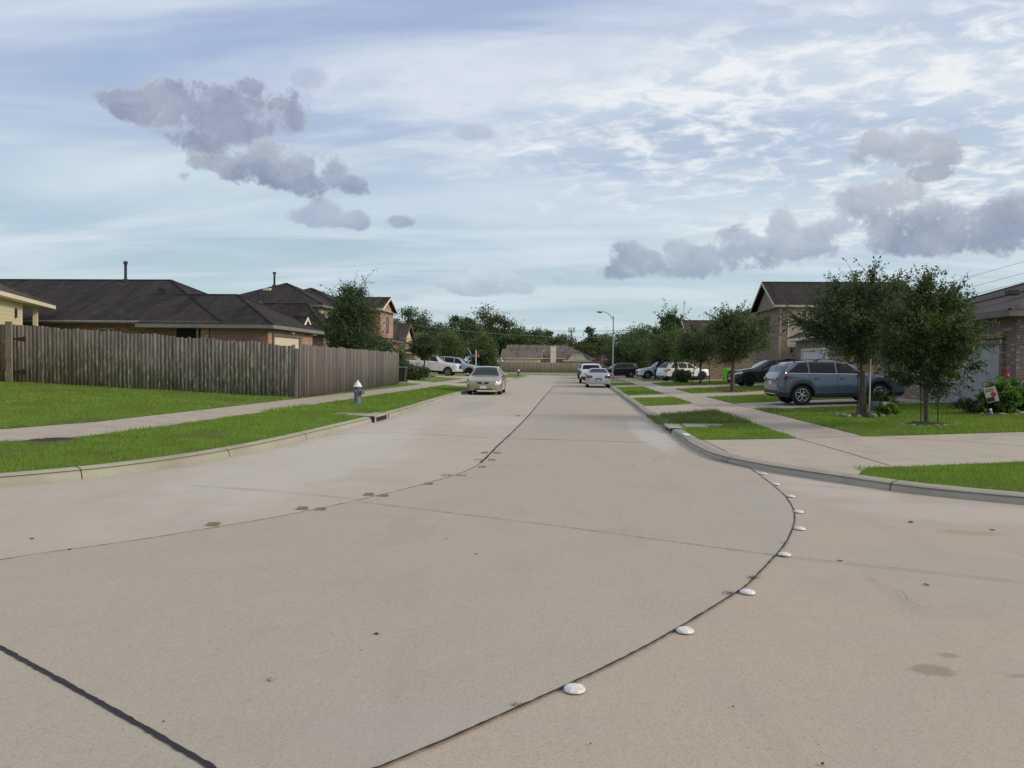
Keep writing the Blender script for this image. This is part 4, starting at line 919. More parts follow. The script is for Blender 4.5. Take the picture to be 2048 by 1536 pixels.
def make_car(name, S, x, y, head, label, cat, body, scale=1.0, group=None, z=None, pitch=0, rim='twin', features=(), zs=1.0):
    """local x runs from the nose (0) to the tail (L); the empty sits under the middle; head = compass the nose points to, radians from +X"""
    L = S['L']; zz = z if z is not None else (0.004 if inpoly((x, y), ROADP)[0] else z0(x, y))
    if z is None and not inpoly((x, y), ROADP)[0]:
        hx, hy = cos(head)*1.4, sin(head)*1.4; za_, zb2 = z0(x+hx, y+hy), z0(x-hx, y-hy); zz = (za_+zb2)/2+.004; pitch = math.atan((za_-zb2)/2.8)
    root = empty(name, (x, y, zz), head+pi, label, cat, group); root.scale = (scale, scale, scale*zs); root.rotation_euler[1] = pitch
    sf = Surf(S); H = -L/2
    def sh(V): return [(a+H, b, c) for a, b, c in V]
    xs = set([0, .012, .035, .07, .12, L-.012, L-.04, L-.08, L-.13, L])
    xs |= set(np.arange(.16, L-.16, .06).round(3)); 
    for ax in S['axles']:
        Ra = S['r']+S.get('arch', .06); xs |= set((ax+Ra*np.array([-1.0001, -.995, -.97, -.92, -.85, .85, .92, .97, .995, 1.0001])).round(4))
    xs = sorted(float(v) for v in xs if 0 <= v <= L); nr = 11
    V = []; F = []; mi = []
    for xx in xs:
        R = sf.row(xx); V += [(xx, -r_[0], r_[1]) for r_ in R]+[(xx, r_[0], r_[1]) for r_ in R[-2::-1]]
    n = 2*nr-1
    for i in range(len(xs)-1):
        for j in range(n-1): F.append((i*n+j, i*n+j+1, (i+1)*n+j+1, (i+1)*n+j))
    F.append(tuple(range(n-1, -1, -1))); F.append(tuple((len(xs)-1)*n+k for k in range(n)))
    mb = MB(); mb.add(sh(V), F); bo = mb.build('body', body, root, smooth=True)
    # lower cladding / sills
    clm = S.get('clad', 0)
    for sd_ in (-1, 1):
        cl = MB()
        fa, ra = S['axles']; Ra = S['r']+S.get('arch', .06)
        v, f = sf.patch(lin(fa+Ra+.01, ra-Ra-.01, 12), [0, .6, 1, 1+clm], sd_, .006); cl.add(sh(v), f)
        if clm:      # arch lips and rear/front corners
            for ax in (fa, ra):
                pts = []
                for k in range(17):
                    a = pi*k/16; px_ = ax-(Ra+.0)*cos(a); pz = S['r']+(Ra)*sin(a); w = sf.half(px_)
                    pts.append((px_+H, sd_*(w*.997+.006), pz))
                cl.tube(pts, .032, 6)
            v, f = sf.patch(lin(ra+Ra+.01, L-.02, 6), [0, 1, 1+clm*1.2], sd_, .006); cl.add(sh(v), f)
            v, f = sf.patch(lin(.02, fa-Ra-.01, 6), [0, 1, 1+clm*1.2], sd_, .006); cl.add(sh(v), f)
        cl.build('sill_trim', blk, root, smooth=True)
    MB().box(H+.35, H+L-.35, -S['W']*.30, S['W']*.30, S.get('ub', .27), .6).build('underbody', blk, root)
    for ax in S['axles']:
        for sd_ in (-1, 1):
            R_ = S['r']+S.get('arch', .06)-.004; ww = MB(); vs = []
            for k in range(15):
                a = -.12+(pi+.24)*k/14
                for yy in (S['W']/2*.93, S['W']/2*.60): vs.append((ax+H+R_*cos(a), sd_*yy, S['r']+R_*sin(a)))
            ww.add(vs, [(2*i_, 2*i_+1, 2*i_+3, 2*i_+2) for i_ in range(14)]); n_v = 15
            ww.add([(vs[2*k+1]) for k in range(15)], [tuple(range(15))]); ww.build('wheel_well', blk, root, fix=False)
    # glass
    wa, wb_, ra_, rb_ = S['glass']      # windscreen base, windscreen head, rear head, rear base
    v, f = sf.patch(lin(wa+.05, wb_-.03, 10), [8.05, 8.5, 9, 10], 1, .006); v2, f2 = sf.patch(lin(wa+.05, wb_-.03, 10), [8.05, 8.5, 9, 10], -1, .006)
    MB().add(sh(v), f).add(sh(v2), f2).build('windshield', glassl if S.get('lightglass') else glass, root, smooth=True)
    if rb_ > ra_:
        v, f = sf.patch(lin(ra_+.02, rb_-.03, 10), [8.05, 8.5, 9, 10], 1, .006); v2, f2 = sf.patch(lin(ra_+.02, rb_-.03, 10), [8.05, 8.5, 9, 10], -1, .006)
        MB().add(sh(v), f).add(sh(v2), f2).build('rear_window', glass, root, smooth=True)
    for (a, b, sa, sb) in S['side']:     # each side pane: belt a..b, leaning in at the ends by sa, sb at the top
        for sd_ in (-1, 1):
            sk = lambda X_, t, a=a, b=b, sa=sa, sb=sb: X_+(sa*(1-(X_-a)/(b-a))-sb*((X_-a)/(b-a)))*max(0, min(1, (t-5.05)/1))**S.get('skew', 1)
            v, f = sf.patch(lin(a, b, 12), [5.05, 5.4, 5.7, 6.0, 6.5], sd_, .005, sk); MB().add(sh(v), f).build('side_window', glass, root, smooth=True)
    if S.get('chromeline'):
        cm = MB(); a, b = S['side'][0][0]-.1, S['side'][-1][1]
        for sd_ in (-1, 1): cm.tube(sh([sf.pt(X_, 4.95, sd_, .008) for X_ in lin(a, b+.05, 24)]+[sf.pt(b+.10-.25*k, 5.1+.45*k*2, sd_, .008) for k in (.2, .5, .8, 1)]), .013, 5)
        cm.build('chrome_strip', chrome, root)
    # door seams + handles + fuel details
    for X_ in S['seams']:
        for sd_ in (-1, 1):
            sm = MB(); v = []; tt = lin(.4, 4.9, 10)
            for t in tt: v += [sf.pt(X_-.006, t, sd_, .003), sf.pt(X_+.006, t, sd_, .003)]
            sm.add(sh(v), [(2*i, 2*i+1, 2*i+3, 2*i+2) for i in range(len(tt)-1)]); sm.build('door_seam', blk, root)
    for X_ in S['handles']:
        for sd_ in (-1, 1):
            p = sf.pt(X_, 3.25, sd_, .02); MB().box(p[0]+H-.09, p[0]+H+.09, p[1]-.018, p[1]+.018, p[2]-.018, p[2]+.018).build('door_handle', body if not S.get('hchrome') else chrome, root, bevel=.008)
    # mirrors
    for sd_ in (-1, 1):
        X_ = S['mirror']; p = sf.pt(X_, 5.0, sd_, .0)
        MB().blob((p[0]+H, p[1]+sd_*.13, p[2]+.07), (.07, .12, .08), 3, rough=.05).tube([(p[0]+H, p[1], p[2]), (p[0]+H, p[1]+sd_*.1, p[2]+.03)], .025, 6).build('mirror', body, root, smooth=True)
    # lights
    hl = S['head']; tl = S['tailp']
    for sd_ in (-1, 1):
        v, f = sf.patch(lin(hl[0], hl[1], 8), lin(hl[2], hl[3], 5), sd_, .010, (lambda X_, t: X_) if not S.get('hskew') else (lambda X_, t: X_+S['hskew']*(t-hl[2])/(hl[3]-hl[2])))
        MB().add(sh(v), f).build('headlight', lamp_c, root, smooth=True)
        v, f = sf.patch(lin(hl[0], hl[1]+.02, 8), lin(hl[2]-.06, hl[3]+.05, 5), sd_, .005); MB().add(sh(v), f).build('headlight_surround', blk, root, smooth=True)
        v, f = sf.patch(lin(tl[0], tl[1], 8), lin(tl[2], tl[3], 5), sd_, .010)
        t_mb = MB().add(sh(v), f)
        if S.get('tailback'):      # lens wrapping onto the rear face
            ya, yb_, za, zb_ = S['tailback']; t_mb.box(L+H-.05, L+H+.012, min(sd_*ya, sd_*yb_), max(sd_*ya, sd_*yb_), za, zb_)
        t_mb.build('taillight', lamp_r, root, smooth=True)
    for fx in S['front']: _face(fx, root, H, 0)
    for fx in S['back']: _face(fx, root, H, L)
    for r_ in S.get('rails', ()):
        for sd_ in (-1, 1):
            rb = MB(); rb.tube(sh([(X_, sd_*S['W']/2*.66, lerp1(S['top'], X_)+r_[2]*(1 if .05 < (X_-r_[0])/(r_[1]-r_[0]) < .95 else .2)) for X_ in lin(r_[0], r_[1], 14)]), .018, 6)
            rb.build('roof_rail', chrome if r_[3] else blk, root)
    # wheels
    r = S['r']; rr_ = r*S.get('rimf', .66); tw = S.get('tw_', .21); first = None
    prof = [(rr_, -tw/2), (r*.93, -tw/2), (r*.985, -tw/2+.025), (r, -tw/2+.05), (r, tw/2-.05), (r*.985, tw/2-.025), (r*.93, tw/2), (rr_, tw/2)]
    me_t = MB().lathe(prof, 30, axis='y', cap=False).build('wheel', tyre, root, smooth=True)
    me_r = make_rim(rr_, tw, rim, None).build('rim', [rim_d, rim_s], me_t, smooth=False); me_r.location = (0, tw/2-.012, 0)
    k = 0
    for ax in S['axles']:
        for sd_ in (1, -1):
            o = me_t if k == 0 else copy_tree(me_t, root)
            o.location = (ax+H, sd_*(S['W']/2-tw/2-.015), r); o.rotation_euler = (0, 0, 0 if sd_ == 1 else pi); k += 1
    return root
FM = {}
def _face(fx, root, H, X0):
    """(part name, material, y0, y1, z0, z1, depth in front of the end plane[, taper])"""
    nm, m, y0, y1, za, zb_, dp = fx[:7]; tp = fx[7] if len(fx) > 7 else 0
    s = -1 if X0 == 0 else 1; xa = X0+H+s*dp; xb = X0+H-s*.12
    v = [(xb, y0+tp, za), (xb, y1-tp, za), (xb, y1, zb_), (xb, y0, zb_), (xa, y0+tp, za), (xa, y1-tp, za), (xa, y1, zb_), (xa, y0, zb_)]
    MB().add(v, [(4, 5, 6, 7), (0, 1, 5, 4), (1, 2, 6, 5), (2, 3, 7, 6), (3, 0, 4, 7)]).build(nm, m, root, bevel=min(.012, (zb_-za)*.3))
SEDAN = dict(L=4.8, W=1.80, r=.325, axles=(.93, 3.65), roofw=.70, nw=.70, nose=.75, tail=.6, tw=.80,
    top=[(0, .64), (.06, .72), (.25, .79), (1.0, .93), (1.22, .97), (1.95, 1.40), (2.3, 1.465), (2.9, 1.47), (3.3, 1.42), (4.05, 1.12), (4.6, 1.09), (4.76, 1.02), (4.8, .92)],
    belt=[(0, .60), (.06, .66), (.3, .70), (1.1, .90), (2.5, .95), (4.0, 1.0), (4.7, .98), (4.8, .88)], sill=[(0, .24), (.1, .19), (.4, .18), (4.3, .2), (4.7, .24), (4.8, .30)],
    glass=(1.2, 2.02, 3.22, 4.0), side=[(1.55, 2.55, .42, 0), (2.62, 3.45, 0, .35)], seams=(1.42, 2.58, 3.5), handles=(2.4, 3.3), mirror=1.62, head=(.0, .60, 2.7, 4.0), tailp=(4.45, 4.79, 2.6, 3.9), clad=0,
    front=[('grille_frame', chrome, -.40, .40, .545, .695, .012, .13), ('grille', blk, -.36, .36, .56, .68, .02, .12), ('badge', chrome, -.07, .07, .585, .66, .035), ('bumper_intake', blk, -.5, .5, .27, .335, .01, .05), ('number_plate', plate, -.16, .16, .33, .46, .03), ('bumper', None, 0, 0, 0, 0, 0)],
    back=[('number_plate', plate, -.16, .16, .60, .74, .02), ('plate_recess', blk, -.24, .24, .58, .80, .008), ('bumper_valance', blk, -.5, .5, .22, .27, .0)], tailback=(.45, .76, .72, .92))
def fixf(S, body):
    S = dict(S); S['front'] = [f for f in S['front'] if f[1] is not None]; return S
def suv(**k):
    S = dict(L=4.62, W=1.86, r=.36, axles=(.92, 3.60), roofw=.76, nw=.78, nose=.5, tail=.35, tw=.86, skew=1,
    top=[(0, .72), (.05, .88), (.2, .97), (1.0, 1.08), (1.2, 1.12), (1.95, 1.58), (2.3, 1.66), (3.2, 1.69), (4.05, 1.63), (4.25, 1.52), (4.48, 1.16), (4.58, 1.02), (4.62, .85)],
    belt=[(0, .70), (.05, .82), (.3, .90), (1.1, 1.04), (2.5, 1.08), (3.6, 1.13), (4.2, 1.16), (4.5, 1.05), (4.62, .82)], sill=[(0, .36), (.1, .26), (.4, .24), (4.2, .27), (4.5, .33), (4.62, .42)],
    glass=(1.2, 2.02, 4.12, 4.46), side=[(1.5, 2.35, .45, 0), (2.42, 3.3, 0, 0), (3.36, 4.0, 0, .28)], seams=(1.38, 2.38, 3.32), handles=(2.2, 3.1), mirror=1.58, head=(.03, .55, 3.0, 3.9), tailp=(4.28, 4.6, 3.15, 3.6), clad=.35, arch=.07, chromeline=1,
    rails=[(2.1, 4.0, .03, 0)], tailback=(.62, .82, .99, 1.06),
    front=[('grille', blk, -.5, .5, .60, .80, .02, .06), ('badge', chrome, -.07, .07, .66, .76, .04), ('bumper_intake', blk, -.6, .6, .36, .46, .01, .05), ('number_plate', plate, -.16, .16, .46, .58, .03)],
    back=[('number_plate', plate, -.16, .16, .74, .88, .02), ('bumper', blk, -.78, .78, .38, .55, .02, .04), ('skid_plate', chrome, -.6, .6, .40, .43, .035)])
    S.update(k); return S
S_ = fixf(SEDAN, None)
gold = paint('paint_gold', (.34, .29, .175), .35, .30); silver = paint('paint_silver', (.48, .50, .54), .6, .30); white = paint('paint_white', (.74, .76, .78), 0, .25)
blackp = paint('paint_black', (.010, .010, .014), .2, .22); slate = paint('paint_slate_blue', (.085, .112, .150), .3, .30); lsilver = paint('paint_light_silver', (.42, .44, .52), .5, .3); navy = paint('paint_navy', (.012, .014, .03), .3, .25)
c1 = dict(S_); c1['lightglass'] = 1
make_car('parked_car', c1, -4.82, 41.9, radians(-90+1.5), 'gold-beige sedan parked facing the camera at the left kerb', 'car', gold, 1.02, rim='twin', zs=.99)
c2 = dict(S_); c2['W'] = 1.80; c2['roofw'] = .66
c2['back'] = [('number_plate', plate, -.15, .15, .52, .62, .02), ('plate_recess', blk, -.22, .22, .50, .72, .008), ('badge', chrome, -.06, .06, .78, .82, .02), ('exhaust', blk, .45, .6, .2, .26, .02)]
make_car('parked_car', c2, 1.62, 57.0, radians(90), 'silver sedan parked at the right kerb, seen from behind, nearest in its row', 'car', silver, .98, rim='dark', zs=.96)
w1 = suv(L=4.95, W=1.99, r=.39, axles=(.95, 3.85), top=[(0, .8), (.05, 1.0), (.2, 1.08), (1.1, 1.18), (1.3, 1.22), (1.95, 1.66), (2.3, 1.74), (3.4, 1.77), (4.4, 1.72), (4.6, 1.6), (4.82, 1.2), (4.9, 1.05), (4.95, .85)], belt=[(0, .75), (.3, .98), (1.1, 1.12), (3.0, 1.17), (4.6, 1.2), (4.85, 1.08), (4.95, .82)], sill=[(0, .4), (.4, .26), (4.5, .3), (4.95, .44)], glass=(1.3, 2.05, 4.5, 4.80), side=[(1.6, 2.5, .42, 0), (2.57, 3.5, 0, 0), (3.57, 4.35, 0, .2)], seams=(1.5, 2.53, 3.53), handles=(2.35, 3.3), mirror=1.65, tailp=(4.7, 4.93, 2.6, 3.9), tailback=(.82, .95, .92, 1.15), rails=[(2.1, 4.3, .05, 1)],
   back=[('number_plate', plate, -.16, .16, .74, .88, .02), ('bumper', blk, -.86, .86, .36, .62, .03, .04), ('badge', blk, -.3, .3, 1.02, 1.06, .01)])
make_car('parked_suv', w1, 1.32, 68.6, radians(90), 'white SUV with dark rear glass parked in front of the silver sedan', 'suv', white, 1.0, rim='dark', zs=.97)
make_car('parked_suv', suv(), 1.15, 89.5, radians(90), 'black SUV at the right kerb, mostly hidden left of the white SUV', 'suv', blackp, 1.0, rim='dark', zs=.97)
make_car('parked_car', S_, 5.2, 97.5, radians(180), 'white car glimpsed between the silver sedan and the lamp post', 'car', white, 1.0)
make_car('parked_suv', suv(), 4.9, 88.8, radians(190), 'black SUV with silver wheels across a driveway behind the street lamp', 'suv', blackp, 1.0, rim='twin')
make_car('parked_suv', suv(rails=[(2.0, 3.9, .09, 1)], L=4.8), 8.85, 80.0, radians(186), 'white SUV with roof rack facing left, partly behind the black bins', 'suv', white, 1.08, rim='twin')
ps = suv(L=4.9, axles=(.95, 3.8), r=.38, glass=(1.2, 2.02, 4.3, 4.72), tailp=(4.35, 4.87, 3.0, 3.9), top=[(0, .78), (.05, .95), (.2, 1.02), (1.1, 1.12), (1.3, 1.16), (2.0, 1.62), (2.3, 1.7), (3.4, 1.74), (4.3, 1.68), (4.5, 1.55), (4.75, 1.2), (4.85, 1.05), (4.9, .85)], belt=[(0, .75), (.3, .95), (1.1, 1.08), (3, 1.12), (4.4, 1.2), (4.75, 1.08), (4.9, .85)], side=[(1.55, 2.45, .45, 0), (2.52, 3.4, 0, 0), (3.47, 4.25, 0, .3)], seams=(1.4, 2.48, 3.42), rails=[(2.1, 4.2, .05, 1)], sill=[(0, .36), (.4, .26), (4.4, .3), (4.9, .44)])
make_car('parked_suv', ps, 9.5, 69.2, radians(24), 'white SUV showing its red taillight behind the leafy driveway shrub', 'suv', white, .93, rim='dark')
vn = suv(L=5.0, W=1.9, axles=(1.0, 4.0), r=.34, clad=0, chromeline=0, rails=(), glass=(.85, 1.6, 4.6, 4.9), top=[(0, .78), (.05, .9), (.2, 1.0), (.8, 1.12), (1.0, 1.2), (1.75, 1.64), (2.2, 1.72), (4.5, 1.74), (4.75, 1.6), (4.95, 1.1), (5, .85)], belt=[(0, .75), (.3, .95), (1.1, 1.08), (4.6, 1.12), (4.9, 1.05), (5, .82)], sill=[(0, .32), (.4, .24), (4.6, .28), (5, .4)], side=[(1.3, 2.2, .4, 0), (2.27, 3.4, 0, 0), (3.47, 4.5, 0, .1)], seams=(1.2, 2.23, 3.43), tailp=(4.7, 4.98, 3.0, 5.5))
make_car('parked_van', vn, 12.2, 73.2, radians(4), 'white van with long dark side windows, its front wheel behind the staked young tree', 'van', white, 1.0, rim='dark')
bs = suv(L=4.8, top=[(0, .75), (.05, .90), (.2, .98), (1.05, 1.10), (1.3, 1.14), (2.2, 1.56), (2.6, 1.64), (3.3, 1.66), (4.2, 1.56), (4.45, 1.45), (4.65, 1.14), (4.76, 1.0), (4.8, .85)], axles=(.95, 3.75), glass=(1.3, 2.3, 4.3, 4.62), side=[(1.75, 2.6, .55, 0), (2.67, 3.5, 0, 0), (3.57, 4.1, 0, .3)], seams=(1.55, 2.63, 3.5), chromeline=0, rails=(), tailp=(4.3, 4.78, 3.1, 3.95), mirror=1.8, lightglass=1)
make_car('parked_suv', bs, 12.35, 50.4, radians(183), 'black SUV facing the street in a driveway, half hidden by the slate-blue SUV', 'suv', blackp, 1.04, rim='dark')
cr = suv(L=4.44, top=[(0, .72), (.05, .86), (.2, .94), (1.0, 1.04), (1.2, 1.07), (1.95, 1.46), (2.3, 1.54), (3.2, 1.57), (3.95, 1.53), (4.18, 1.43), (4.36, 1.12), (4.42, 1.0), (4.44, .85)],
    belt=[(0, .70), (.05, .80), (.3, .87), (1.1, .99), (2.5, 1.02), (3.6, 1.07), (4.05, 1.10), (4.34, 1.02), (4.44, .82)], sill=[(0, .36), (.1, .26), (.4, .24), (4.1, .27), (4.34, .33), (4.44, .42)],
    glass=(1.2, 2.02, 4.05, 4.34), side=[(1.45, 2.35, .5, 0), (2.41, 3.3, 0, 0), (3.35, 4.08, 0, .42)], tailp=(4.08, 4.43, 3.1, 3.75), rails=[(2.1, 3.8, .025, 0)], tailback=(.60, .80, .93, 1.0), chromeline=1)
make_car('parked_suv', cr, 9.5, 29.35, radians(2), 'slate-blue SUV with petal-pattern alloy wheels parked in the near driveway on the right', 'suv', slate, 1.02, rim='petal')
# pickup and the SUV behind it
pk = suv(L=5.9, W=2.0, r=.41, axles=(1.05, 4.75), clad=0, chromeline=0, rails=(), nose=.4, nw=.86, tail=.2, tw=.95, roofw=.78,
   top=[(0, .98), (.05, 1.12), (.2, 1.22), (1.4, 1.32), (1.6, 1.36), (2.3, 1.86), (2.6, 1.94), (3.9, 1.95), (4.05, 1.88), (4.2, 1.36), (5.8, 1.38), (5.9, 1.3)], belt=[(0, .95), (.3, 1.12), (1.4, 1.26), (4.2, 1.30), (5.8, 1.34), (5.9, 1.25)], sill=[(0, .5), (.4, .42), (5.4, .44), (5.9, .56)],
   glass=(1.6, 2.38, 4.02, 4.16), side=[(1.95, 2.9, .42, 0), (2.97, 3.85, 0, .05)], seams=(1.85, 2.93, 3.95), handles=(2.75, 3.7), mirror=2.0, head=(.03, .5, 2.9, 3.9), tailp=(5.7, 5.89, 2.4, 4.2), tailback=None,
   front=[('grille', blk, -.7, .7, .72, 1.08, .02, .06), ('bumper', white, -.9, .9, .46, .66, .08, .05)], back=[('bumper', blk, -.9, .9, .5, .66, .08)])
pu = make_car('pickup_truck', pk, -14.35, 75.6, radians(-3), 'white crew-cab pickup truck parked across the driveway behind the round tree on the left', 'pickup truck', white, 1.0, rim='twin')
MB().box(1.25, 2.85, -.82, .82, 1.385, 1.42).build('bed_cover', blk, pu)
make_car('parked_suv', suv(L=5.0), -12.6, 79.4, radians(-4), 'pale silver SUV nose-out behind the white pickup truck', 'suv', lsilver, 1.12, rim='dark')
# ------------------------------------------------------------ trees, shrubs and grass
def quads(C, size, rng, flat=0.0, aspect=1.8):
    """one small folded-free leaf quad at every point of C"""
    n = len(C); a = rng.normal(size=(n, 3)); a[:, 2] *= (1-flat*.5); a /= np.linalg.norm(a, axis=1)[:, None]
    b = rng.normal(size=(n, 3)); b -= a*(a*b).sum(1)[:, None]; b /= np.linalg.norm(b, axis=1)[:, None]
    s = size*(.6+.8*rng.random(n))[:, None]; A = a*s*aspect*.5; B = b*s*.5
    V = np.stack([C-A, C+B*.9, C+A, C-B*.9], 1).reshape(-1, 3); F = np.arange(4*n).reshape(-1, 4); return V, F
def limb(mb, p, q_, r0, r1, rr, sag=.08, n=5, k=6):
    p = Vector(p); q_ = Vector(q_); L = (q_-p).length; o = Vector((rr.uniform(-1, 1), rr.uniform(-1, 1), rr.uniform(0, 1)))*L*sag
    mb.tube([p.lerp(q_, i/n)+o*sin(pi*i/n) for i in range(n+1)], [r0+(r1-r0)*i/n for i in range(n+1)], k)
def tree(name, x, y, h, zc0, rx, label, leaf='leaf_elm', n=20000, size=.05, clumps=120, cr=.35, seed=1, ry=None, bark='bark', tr=.09, twigs=0, twl=.6, tsz=None, z=None, sparse=.0, shape='round', group=None, up=.75, cat='tree', lean=(0, 0), spread=1.0, parent=None, gap=.25):
    """crown between zc0 and h above the ground; clumps of leaves on limb ends, wispy shoots on the upper side"""
    rng = np.random.default_rng(seed); rr = random.Random(seed); ry = ry or rx; zg = z0(x, y) if z is None else z
    root = empty(name, (x, y, zg), 0, label, cat, group)
    zc = (zc0+h)/2; rz = (h-zc0)/2; ph = rng.uniform(0, 6.3, 8)
    cs = []
    while len(cs) < clumps:
        d = rng.normal(size=3); d /= np.linalg.norm(d); u = rng.random()**.45
        az_ = atan2(d[1], d[0]); lob = 1+.20*sin(3*az_+ph[0])*sin(2.3*d[2]+ph[1])+.14*sin(5*az_+ph[2]+3*d[2])+rng.normal()*.07
        p = d*u*lob
        if shape == 'cone': k = max(.12, (1-.62*(p[2]+1)/2)); p[0] *= k*1.25; p[1] *= k*1.25
        if shape == 'vase': k = .55+.55*(p[2]+1)/2; p[0] *= k; p[1] *= k
        if shape == 'dome' and p[2] < -.35: p[2] *= .6
        cs.append((p[0]*rx+lean[0]*(p[2]+1)/2, p[1]*ry+lean[1]*(p[2]+1)/2, zc+p[2]*rz))
    cs = np.array(cs)
    # trunk and limbs
    mb = MB(); top = zc0+(h-zc0)*.55; bend = [(0, 0, -.15), (rr.uniform(-.03, .03), rr.uniform(-.03, .03), zc0*.5), (rr.uniform(-.05, .05)+lean[0]*.1, rr.uniform(-.05, .05), zc0), (lean[0]*.4, lean[1]*.4, (zc0+top)/2), (lean[0]*.5, lean[1]*.5, top)]
    mb.tube(bend, [tr*1.35, tr, tr*.85, tr*.6, tr*.25], 9)
    nl = min(len(cs), 70 if size < .05 else 26)
    for i in rng.permutation(len(cs))[:nl]:
        c = cs[i]; t = rr.uniform(.0, .8); zb = zc0*.9+(top-zc0*.9)*t*min(1, max(.1, (c[2]-zc0*.8)/(h-zc0)))
        f_ = min(1, max(0, (zb-zc0)/(top-zc0+.01))); limb(mb, (lean[0]*.45*f_, lean[1]*.45*f_, zb), c, tr*.42*(1-.5*f_), tr*.07, rr, .1)
    mb.build('trunk', M[bark], root, smooth=True)
    # clump leaves
    w = rng.random(len(cs))+.35; w /= w.sum(); idx = rng.choice(len(cs), size=n, p=w)
    L = cs[idx]+rng.normal(size=(n, 3))*np.array([cr, cr, cr*.62])*spread*(.5+.9*rng.random(len(cs))[idx])[:, None]
    tint = (.15+.85*rng.random(len(cs)))[idx]*.7+.3*rng.random(n)
    T = [L]; TT = [tint]
    if twigs:
        tm = MB(); 
        for k in range(twigs):
            d = rng.normal(size=3); d[2] = abs(d[2])*up*1.6+rng.uniform(-.35, .5)*(1-up); d /= np.linalg.norm(d)
            c = cs[rng.integers(len(cs))]; e = (c-np.array([lean[0]*.5, lean[1]*.5, zc]))/np.array([rx, ry, rz])
            if np.linalg.norm(e) < .62 or (e[2] < -.1 and rng.random() < .75*up): continue
            o = e/np.linalg.norm(e); dr = d*.55+np.array([o[0], o[1], o[2]*.6+.35*up]); dr /= np.linalg.norm(dr)
            Lk = twl*(.4+.9*rng.random()); m_ = 6; P = [c]; v = dr.copy(); cu = rng.normal(size=3)*.22; cu[2] -= .10
            for j in range(m_): v = v+cu*.5; v /= np.linalg.norm(v); P.append(P[-1]+v*Lk/m_)
            tm.tube([tuple(p) for p in P], [.010*(1-.8*j/m_)*(size/.05)**.5 for j in range(m_+1)], 3, cap=False)
            P = np.array(P); nn = int(26*(1-sparse)); s = rng.random(nn)*m_*.98; i0 = s.astype(int); f_ = (s-i0)[:, None]
            pts = P[i0]*(1-f_)+P[i0+1]*f_+rng.normal(size=(nn, 3))*size*.75; T.append(pts); TT.append(np.full(nn, rng.random()))
        if tm.v: tm.build('twigs', M[bark], root)
    C = np.concatenate(T); V, F = quads(C, size, rng)
    npmesh('crown', V, F, M[leaf], root, attr=np.concatenate(TT)); return root
def ring_stones(x, y, r, n, s, seed, label, arc=(0, 2*pi), group=None):
    rr = random.Random(seed)
    for i in range(n):
        a = arc[0]+(arc[1]-arc[0])*i/n+rr.uniform(-.08, .08); px_, py_ = x+r*cos(a), y+r*.95*sin(a); ss = s*rr.uniform(.7, 1.35)
        o = MB().blob((0, 0, ss*.25), (ss, ss*.75, ss*.5), seed*31+i, rough=.2, nu=9, nv=6).build('stone', M['stone'], None, smooth=True)
        o.location = (px_, py_, z0(px_, py_)); o.rotation_euler = (0, 0, rr.uniform(0, 3)); tag(o, label, 'stone', group)
def mulch(x, y, r, label):
    mb = MB(); n = 22; rr = random.Random(int(x*10)); vs = [(x, y, z0(x, y)+.07)]
    for k in (0.6, 1.0):
        for i in range(n):
            a = 2*pi*i/n; q_ = r*k*(1+rr.uniform(-.07, .07)); vs.append((x+q_*cos(a), y+q_*sin(a), z0(x, y)+(.055 if k < 1 else -.01)))
    fs = [(0, 1+i, 1+(i+1) % n) for i in range(n)]+[(1+i, 1+n+i, 1+n+(i+1) % n, 1+(i+1) % n) for i in range(n)]
    return tag(mb.add(vs, fs).build('mulch_bed', M['mulch'], None, smooth=True), label, 'mulch bed', kind=None)
# near trees on the right
tree('elm_tree', 8.25, 22.9, 3.7, 1.6, 1.5, 'bushy small-leaved tree in front of the slate-blue SUV, yellow-braced trunk ringed with brown rocks', 'leaf_elm', 31000, .040, 180, .16, 3, twigs=1300, twl=.85, tr=.085, ry=1.3, lean=(-.25, 0))
tree('elm_tree', 8.55, 19.5, 3.3, .82, .90, 'dense dark tree between two stakes, nearest tree to the camera', 'leaf_elm2', 32000, .037, 180, .145, 8, twigs=1200, twl=.62, tr=.055, ry=1.05)
tree('elm_tree', 8.35, 41.9, 4.15, 1.75, 1.6, 'wide olive-green tree with a bare leaning trunk beside the black SUV nose', 'leaf_olive', 30000, .058, 150, .27, 12, twigs=600, twl=.85, tr=.105, sparse=.1, ry=1.6)
tree('elm_tree', 8.95, 56.3, 4.0, 1.75, 1.6, 'loose-crowned young street tree held between two thin dark stakes', 'leaf_olive', 17000, .075, 80, .34, 14, twigs=120, twl=.9, tr=.07)
tree('elm_tree', 8.4, 66.0, 4.3, 1.75, 1.7, 'small dark tree in front of the white van, left of the staked tree', 'leaf_mid', 14000, .085, 80, .38, 15, twigs=80, twl=.8, tr=.10)
tree('elm_tree', 9.1, 76, 6.7, .8, 1.35, 'tall spiky-topped tree standing right of the street lamp', 'leaf_dark', 18000, .10, 110, .36, 17, twigs=300, twl=1.6, tr=.15, shape='cone', bark='bark_d')
tree('elm_tree', 6.9, 97, 4.9, .5, 2.6, 'dark rounded tree behind the black SUV near the street lamp', 'leaf_dark', 17000, .12, 90, .55, 19, twigs=60, twl=1.2, tr=.18)
tree('elm_tree', 9.0, 108, 6.2, 1.0, 2.7, 'broad olive tree with a rounded top right of the lamp head', 'leaf_mid', 18000, .14, 100, .6, 21, twigs=60, twl=1.4, tr=.2)
tree('elm_tree', 11.5, 92, 4.8, .4, 2.6, 'low dense tree behind the white roof-rack SUV', 'leaf_mid', 15000, .12, 80, .55, 22, twigs=40, tr=.18)
